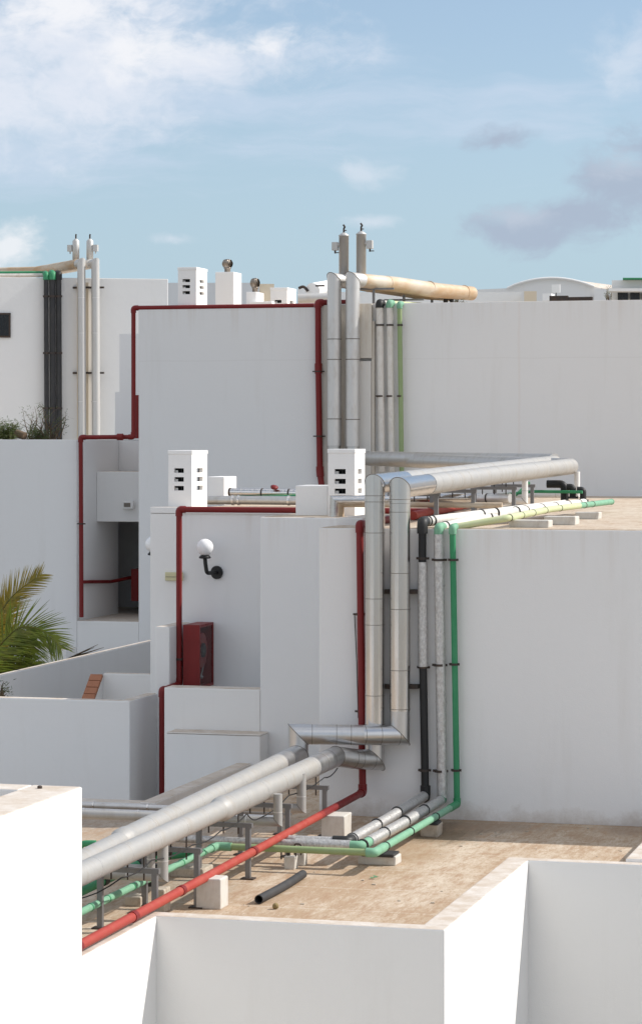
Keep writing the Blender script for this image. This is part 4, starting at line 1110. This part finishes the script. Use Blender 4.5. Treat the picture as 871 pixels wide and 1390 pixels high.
bm = box(BM(), a.x-.5, a.x+.1, a.y, a.y+.2, a.z, py(700,401,86).z); box(bm, a.x+.11, c.x, a.y, a.y+.2, a.z, c.z)
solo('dark_awning', bm, 'darkiron', 'long dark folded screens on the roof before the arch', 'screen')
th = Thing('distant_villa', 'distant white villa with dark windows at the right edge', 'building', py(850,500,80))
th.org.z = G; th.o.location = W(th.org)
A = [py(830,500,80), py(935,500,80), py(935,500,90), py(830,500,90)]
th.part('wall', prism(BM(), [(p.x,p.y) for p in A], G, py(850,380,80).z), 'wallf')
A = [py(826,500,79.2), py(940,500,79.2), py(940,500,79.9), py(826,500,79.9)]
th.part('fascia', prism(BM(), [(p.x,p.y) for p in A], py(850,395,79.2).z, py(850,391,79.2).z), 'wallc')
for x0, x1 in ((838,852),(855,868),(871,884)):
    a, c = py(x0,408,79.9), py(x1,397,79.9)
    w_ = th.part('window', prism(BM(), [(p.x,p.y) for p in (py(x0,0,79.85),py(x1,0,79.85),py(x1,0,79.99),py(x0,0,79.99))], a.z, c.z), 'darkglass')
th.part('roof_edge', prism(BM(), [(p.x,p.y) for p in (py(845,0,79.7),py(935,0,79.7),py(935,0,81),py(845,0,81))], py(850,379.8,80).z, py(850,377.5,80).z), 'green')
far_block('distant_building', 'slim grey white block between the arch and the villa', 806, 829, 392, 92, 5)
# things seen between the vents and the steel pipes
a, c = py(404,405,50), py(446,404,50)
th = Thing('roof_silver_pipe', 'grey pipe lying on the tall block roof right of the farther vent', 'pipe', a)
th.part('pipe_casing', sweep(BM(), [a, c], .09, 14), 'greyfar')
a = py(408,394,56)
th = Thing('roof_equipment', 'small white tank with dark fittings behind the upper red pipe', 'roof equipment', py(425,405,56))
th.part('tank', sweep(BM(), [py(424,394,56), py(445,390,57)], .16, 16), 'vent')
th.part('fitting', sweep(BM(), rounded([py(405,391,56), py(412,388,56), py(418,395,56)], .08), .03, 8), 'darkiron')
th.part('fitting', box(BM(), py(428,389,55.7).x, py(440,389,55.7).x, py(428,389,55.7).y, py(428,389,55.7).y+.1, py(428,388.5,55.7).z, py(428,386.5,55.7).z), 'darkiron')
far_block('distant_building', 'white step of roofs left of the upper steel pipes', 404, 446, 391, 66, 5)

# ---------- palm ----------
def leaflet(bm, base, d, L, w, side, seg=3, droop=.25):
    prev = None; d = d.normalized()
    for i in range(seg+1):
        t = i/seg; p = base+d*L*t+Vector((0,0,-droop*L*t*t)); ww = w*(1-t)**.7*(.6+.4*min(1,t*4)) if t < 1 else .0008
        a = bm.verts.new(p-side*ww); b_ = bm.verts.new(p+side*ww)
        if prev: bm.faces.new((prev[0], prev[1], b_, a))
        prev = (a, b_)
def frond(th, pts, L0, n, mat, w=.011, spread=1., up=Vector((0,0,1)), dr=.25, face=Vector((0,-1,0))):
    pts = rounded(pts, 5, 6); tot = length(pts)
    f = th.part('frond', BMfrond(pts, tot, L0, int(n*1.7), w*1.35, spread, dr, face), mat)
    th.part('midrib', sweep(BM(), pts, [max(.003,.016*(1-i/len(pts))) for i in range(len(pts))], 6), 'palmy' if mat != 'drypalm' else 'drypalm', f)
def BMfrond(pts, tot, L0, n, w, spread, dr, face):
    bm = BM()
    for i in range(n):
        t = .12+.86*i/n; p, d = along(pts, tot*t)
        sd = d.cross(face).normalized()
        for s_ in (-1, 1):
            L = L0*(math.sin(math.pi*min(1,.18+t*.78))**.6)*random.uniform(.85,1.1)
            dd = d*(.75+.5*t)+sd*s_*spread*random.uniform(.75,1.05)+face*random.uniform(-.12,.35)
            leaflet(bm, p, dd, L, w*random.uniform(.7,1.1), (dd.cross(face)+Vector((0,0,random.uniform(-.3,.3)))).normalized(), 3, dr*random.uniform(.5,1.4))
    return bm
Yp = 39.3
def q(x, y, Y=Yp): return py(x, y, Y)
pc = q(-32, 940)
pt = Thing('palm_tree', 'green and yellowing palm crown at the left edge', 'palm', (pc.x, pc.y, G))
pt.part('trunk', sweep(BM(), [(pc.x-.1,pc.y,G),(pc.x,pc.y,pc.z-1),(pc.x,pc.y,pc.z)], [.2,.17,.15], 12), 'bark')
frond(pt, [pc, q(-12,850,39.0), q(18,806,39.0), q(50,784,39.0), q(60,776,39.0)], .52, 46, 'palmy', .010, .9, dr=.05)
frond(pt, [pc, q(-5,880,38.8), q(28,848,38.7), q(62,856,38.7), q(86,884,38.6)], .62, 54, 'palm', .010, 1.0, dr=.12)
frond(pt, [pc, q(-18,880), q(-2,830), q(12,812)], .62, 46, 'palmy', .010, 1., dr=.1)
frond(pt, [pc, q(-10,925), q(18,880), q(52,868)], .60, 50, 'palm', .010, 1., dr=.35)
frond(pt, [pc, q(-14,935), q(10,918), q(40,900), q(52,905)], .52, 50, 'palm', .010, 1.1, dr=.3)
frond(pt, [pc, q(-20,900), q(-2,868), q(20,862), q(35,872)], .6, 50, 'palm', .010, 1., dr=.3)
frond(pt, [pc, q(-60,860), q(-90,850), q(-120,880)], .6, 40, 'palm', .010, 1., dr=.3)
frond(pt, [pc, q(-70,930), q(-100,940), q(-130,980)], .6, 40, 'palm', .010, 1., dr=.3)
frond(pt, [pc, q(-40,900,38.6), q(-55,880,37.8), q(-60,900,37.2)], .6, 40, 'palm', .010, 1., dr=.3)
# dry frond tip leaning over the slanting wall
a = Thing('dry_palm_frond', 'thin dry frond tip poking over the slanting courtyard wall', 'palm frond', q(92,896,40.5))
bm = BM()
for (x0,y0),(x1,y1),(x2,y2) in (((84,899),(104,889),(133,875)),((84,899),(106,890),(141,879)),((92,897),(110,890),(138,884)),((88,898),(100,891),(128,879))):
    sweep(bm, [q(x0,y0,40.4), q(x1,y1,40.4), q(x2,y2,40.4)], [.02,.014,.003], 6)
a.part('leaflets', bm, 'drypalm')

# ---------- bush on the left roof ----------
def bush(name, label, cx, w, y0, y1, Y, nl, mat, tw, dense=1.):
    base = py(cx, y0, Y); th = Thing(name, label, 'shrub', base); th.part
    bmB = BM(); bmL = BM()
    for i in range(tw):
        x = cx+random.uniform(-w,w)*.9; y = y1+random.uniform(0, (y0-y1)*.7)+abs(x-cx)/w*(y0-y1)*.3
        tip = py(x, y, Y+random.uniform(-.35,.35)); b0 = base+Vector((random.uniform(-.15,.15)*w/20,random.uniform(-.1,.1),0))
        m_ = b0.lerp(tip,.55)+Vector((random.uniform(-.08,.08),random.uniform(-.1,.1),-.05+random.uniform(0,.12)))
        pts = rounded([b0, m_, tip], 1, 4); sweep(bmB, pts, [max(.003,.012*(1-k/len(pts))) for k in range(len(pts))], 5)
        for k in range(int(nl/tw)):
            t = random.uniform(.35,1); p, d = along(pts, length(pts)*t)
            p = p+Vector((random.gauss(0,.05),random.gauss(0,.06),random.gauss(0,.04)))
            dd = (d+Vector((random.uniform(-1,1),random.uniform(-1,1),random.uniform(-.8,.5)))).normalized()
            leaflet(bmL, p, dd, random.uniform(.04,.09), .007, dd.cross(Vector((random.random(),random.random()-.5,random.random()))).normalized(), 2, .2)
    th.part('branches', bmB, 'bark'); th.part('foliage', bmL, mat)
bush('shrub', 'wispy shrub with bare twigs on the left roof', 58, 42, 597, 545, 47.5, 420, 'bush', 26)
bush('shrub', 'dense dark green shrub at the far left roof edge', 6, 26, 600, 568, 47.0, 2600, 'bush', 40)
bush('shrub', 'small leafy shrub beside the black pipes', 52, 16, 600, 577, 47.2, 900, 'bush', 20)
bush('shrub', 'tiny twiggy plant at the left edge before the sunlit wall', 2, 11, 952, 922, 34.5, 120, 'bush', 9)
bush('shrub', 'small green tuft under the far end of the rusty pipe', 622, 11, 414, 404, 46.8, 150, 'bush', 9)
bush('shrub', 'tuft of palm like leaves beside the distant villa', 826, 6, 409, 382, 88, 220, 'bush', 10)
# branch log on the left roof
solo('cut_log', sweep(BM(), [py(22,588,46.9), py(34,592,46.8)], .07, 10), 'bark', 'short pale cut branch among the roof shrubs', 'log')

# ---------- bodies behind the camera that the place would have: neighbouring white roofs ----------

# ---------- world ----------
wd = bpy.data.worlds.new('World'); SC.world = wd; wd.use_nodes = True; nt = wd.node_tree
bg = nt.nodes['Background']
sun_h = Vector((1.20, .165)); el = math.atan2(1, sun_h.length); az = math.atan2(sun_h.x, sun_h.y)
sky = nd(nt, 'ShaderNodeTexSky'); sky.sky_type = 'NISHITA'; sky.sun_disc = False
sky.sun_elevation = el; sky.sun_rotation = az; sky.altitude = 50; sky.air_density = 1.0; sky.dust_density = .6; sky.ozone_density = 3.2
tc = nd(nt, 'ShaderNodeTexCoord'); sp = nd(nt, 'ShaderNodeSeparateXYZ'); nt.links.new(tc.outputs['Generated'], sp.inputs[0])
yy = mth(nt, 'MAXIMUM', sp.outputs[1], .05)
ax = mth(nt, 'MULTIPLY', mth(nt, 'DIVIDE', sp.outputs[0], yy), 3.6)      # azimuth-like, 1 unit = 1000 px
az_ = mth(nt, 'MULTIPLY', mth(nt, 'DIVIDE', sp.outputs[2], yy), 3.6)
cb = nd(nt, 'ShaderNodeCombineXYZ'); nt.links.new(ax, cb.inputs[0]); nt.links.new(az_, cb.inputs[1])
def wn(scale, detail, rough, stretch, off=(0,0,0), dist=0.):
    mp = nd(nt, 'ShaderNodeMapping'); mp.inputs['Scale'].default_value = stretch; mp.inputs['Location'].default_value = off
    nt.links.new(cb.outputs[0], mp.inputs[0]); n = nd(nt, 'ShaderNodeTexNoise'); n.inputs['Scale'].default_value = scale
    n.inputs['Detail'].default_value = detail; n.inputs['Roughness'].default_value = rough; n.inputs['Distortion'].default_value = dist
    nt.links.new(mp.outputs[0], n.inputs[0]); return n.outputs[0]
warp = nd(nt, 'ShaderNodeTexNoise'); warp.inputs['Scale'].default_value = 7; warp.inputs['Detail'].default_value = 4; nt.links.new(cb.outputs[0], warp.inputs[0])
wv = nd(nt, 'ShaderNodeVectorMath', operation='MULTIPLY_ADD'); wv.inputs[1].default_value = (.11,.055,0); nt.links.new(warp.outputs['Color'], wv.inputs[0]); nt.links.new(cb.outputs[0], wv.inputs[2])
sh = nd(nt, 'ShaderNodeVectorMath', operation='SUBTRACT'); sh.inputs[1].default_value = (.055,.0275,0); nt.links.new(wv.outputs[0], sh.inputs[0])
spw = nd(nt, 'ShaderNodeSeparateXYZ'); nt.links.new(sh.outputs[0], spw.inputs[0]); axw, azw = spw.outputs[0], spw.outputs[1]
cb = sh
n1 = wn(7, 9, .60, (1,1.5,1), (1.3,.2,0), .25); n2 = wn(4.0, 8, .62, (1,6,1), (4,1,0), .2); n3 = wn(24, 7, .62, (1,1.6,1), (0,3,0), .2)
def ell(cx, cy, rx, ry):   # blob in photograph-pixel directions
    X = (cx-CX)/1000; Z = (HY-cy)/1000
    a = mth(nt, 'POWER', mth(nt, 'ABSOLUTE', mth(nt, 'DIVIDE', mth(nt, 'SUBTRACT', axw, X), rx/1000)), 2)
    b_ = mth(nt, 'POWER', mth(nt, 'ABSOLUTE', mth(nt, 'DIVIDE', mth(nt, 'SUBTRACT', azw, Z), ry/1000)), 2)
    return mth(nt, 'SUBTRACT', 1, mth(nt, 'SQRT', mth(nt, 'ADD', a, b_)))
def cloud(blobs, nz, amp, lo, hi, k):
    m_ = None
    for bb in blobs:
        e_ = mth(nt, 'MAXIMUM', ell(*bb), -1.2); m_ = e_ if m_ is None else mth(nt, 'MAXIMUM', m_, e_)
    v = mth(nt, 'ADD', m_, mth(nt, 'MULTIPLY', mth(nt, 'SUBTRACT', nz, .5), amp))
    r_ = nd(nt, 'ShaderNodeMapRange'); r_.interpolation_type = 'SMOOTHSTEP'; r_.inputs[1].default_value = lo; r_.inputs[2].default_value = hi
    r_.inputs[3].default_value = 0; r_.inputs[4].default_value = k; nt.links.new(v, r_.inputs[0]); return r_.outputs[0]
nn = mth(nt, 'ADD', mth(nt, 'MULTIPLY', n1, .62), mth(nt, 'MULTIPLY', n3, .38))
WS = .11
k = 1/WS
SKYTINT = 1.0
hs = nd(nt, 'ShaderNodeHueSaturation'); hs.inputs['Saturation'].default_value = .85; hs.inputs['Value'].default_value = 1.0; nt.links.new(sky.outputs[0], hs.inputs['Color'])
col = hs.outputs[0]
wh = (.66*k,.69*k,.76*k); whb = (.78*k,.78*k,.80*k); dk = (.34*k,.40*k,.50*k); vl = (.50*k,.58*k,.70*k)
hz = ramp(nt, sp.outputs[2], .02, .13, .85, .15); col = mixc(nt, hz, col, (.335*k,.475*k,.60*k))
veil = cloud([(150,150,560,90),(560,150,560,50),(60,210,300,60)], n2, 3.4, -.2, 1.3, .62); col = mixc(nt, veil, col, vl)
c1 = cloud([(90,55,270,125),(290,80,190,50),(20,140,230,85)], nn, 3.0, -.25, .9, .85); col = mixc(nt, c1, col, wh)
c1b = cloud([(90,15,150,60),(360,62,80,24),(200,60,120,45)], nn, 3.6, .0, 1.1, .75); col = mixc(nt, c1b, col, whb)
c2 = cloud([(20,335,62,55)], nn, 2.8, -.05, .9, .75); col = mixc(nt, c2, col, whb)
c3 = cloud([(492,232,44,22),(235,322,44,13),(860,60,90,60),(500,300,60,14)], nn, 3.0, -.05, 1.1, .5); col = mixc(nt, c3, col, wh)
c4 = cloud([(705,308,95,38),(855,258,100,66),(900,205,90,50),(680,186,50,18),(775,290,80,30)], nn, 3.2, -.2, .75, .9); col = mixc(nt, c4, col, dk)
c5 = cloud([(700,288,70,22),(850,225,70,40)], nn, 3.4, .1, 1.2, .5); col = mixc(nt, c5, col, (.50*k,.55*k,.63*k))
# broken cloud elsewhere in the sky (it lights the shaded walls)
geo_n = nd(nt, 'ShaderNodeTexNoise'); geo_n.inputs['Scale'].default_value = 2.2; geo_n.inputs['Detail'].default_value = 6
nt.links.new(tc.outputs['Generated'], geo_n.inputs[0])
away = mth(nt, 'SUBTRACT', 1, ramp(nt, sp.outputs[1], .55, .90))
upz = ramp(nt, sp.outputs[2], -.02, .15)
cg = mth(nt, 'MULTIPLY', mth(nt, 'MULTIPLY', ramp(nt, geo_n.outputs[0], .42, .60, 0, .85), away), upz)
col = mixc(nt, cg, col, (.96*k,.96*k,.98*k))
nt.links.new(col, bg.inputs['Color']); bg.inputs['Strength'].default_value = WS

sl = bpy.data.lights.new('sun', 'SUN'); sl.energy = 3.7; sl.angle = R(.53); sl.color = (1,.955,.89)
so = bpy.data.objects.new('sun', sl); COL.objects.link(so)
d = Vector((sun_h.x, sun_h.y, 1.0)).normalized()
so.rotation_euler = d.to_track_quat('Z', 'Y').to_euler(); so.location = (20, 0, 40)

# ---------- camera ----------
cam = bpy.data.cameras.new('camera'); co = bpy.data.objects.new('camera', cam); COL.objects.link(co); SC.camera = co
co.location = (0,0,EYE); co.rotation_euler = (R(90),0,0)
cam.sensor_fit = 'HORIZONTAL'; cam.sensor_width = 36; cam.lens = FPX/871*36
cam.shift_y = -(695-HY)/871; cam.clip_start = .1; cam.clip_end = 3000
SC.view_settings.view_transform = 'Standard'; SC.view_settings.look = 'None'; SC.view_settings.exposure = .29; SC.view_settings.gamma = 1
SC.render.engine = 'CYCLES'
SC.cycles.max_bounces = 8; SC.cycles.diffuse_bounces = 5
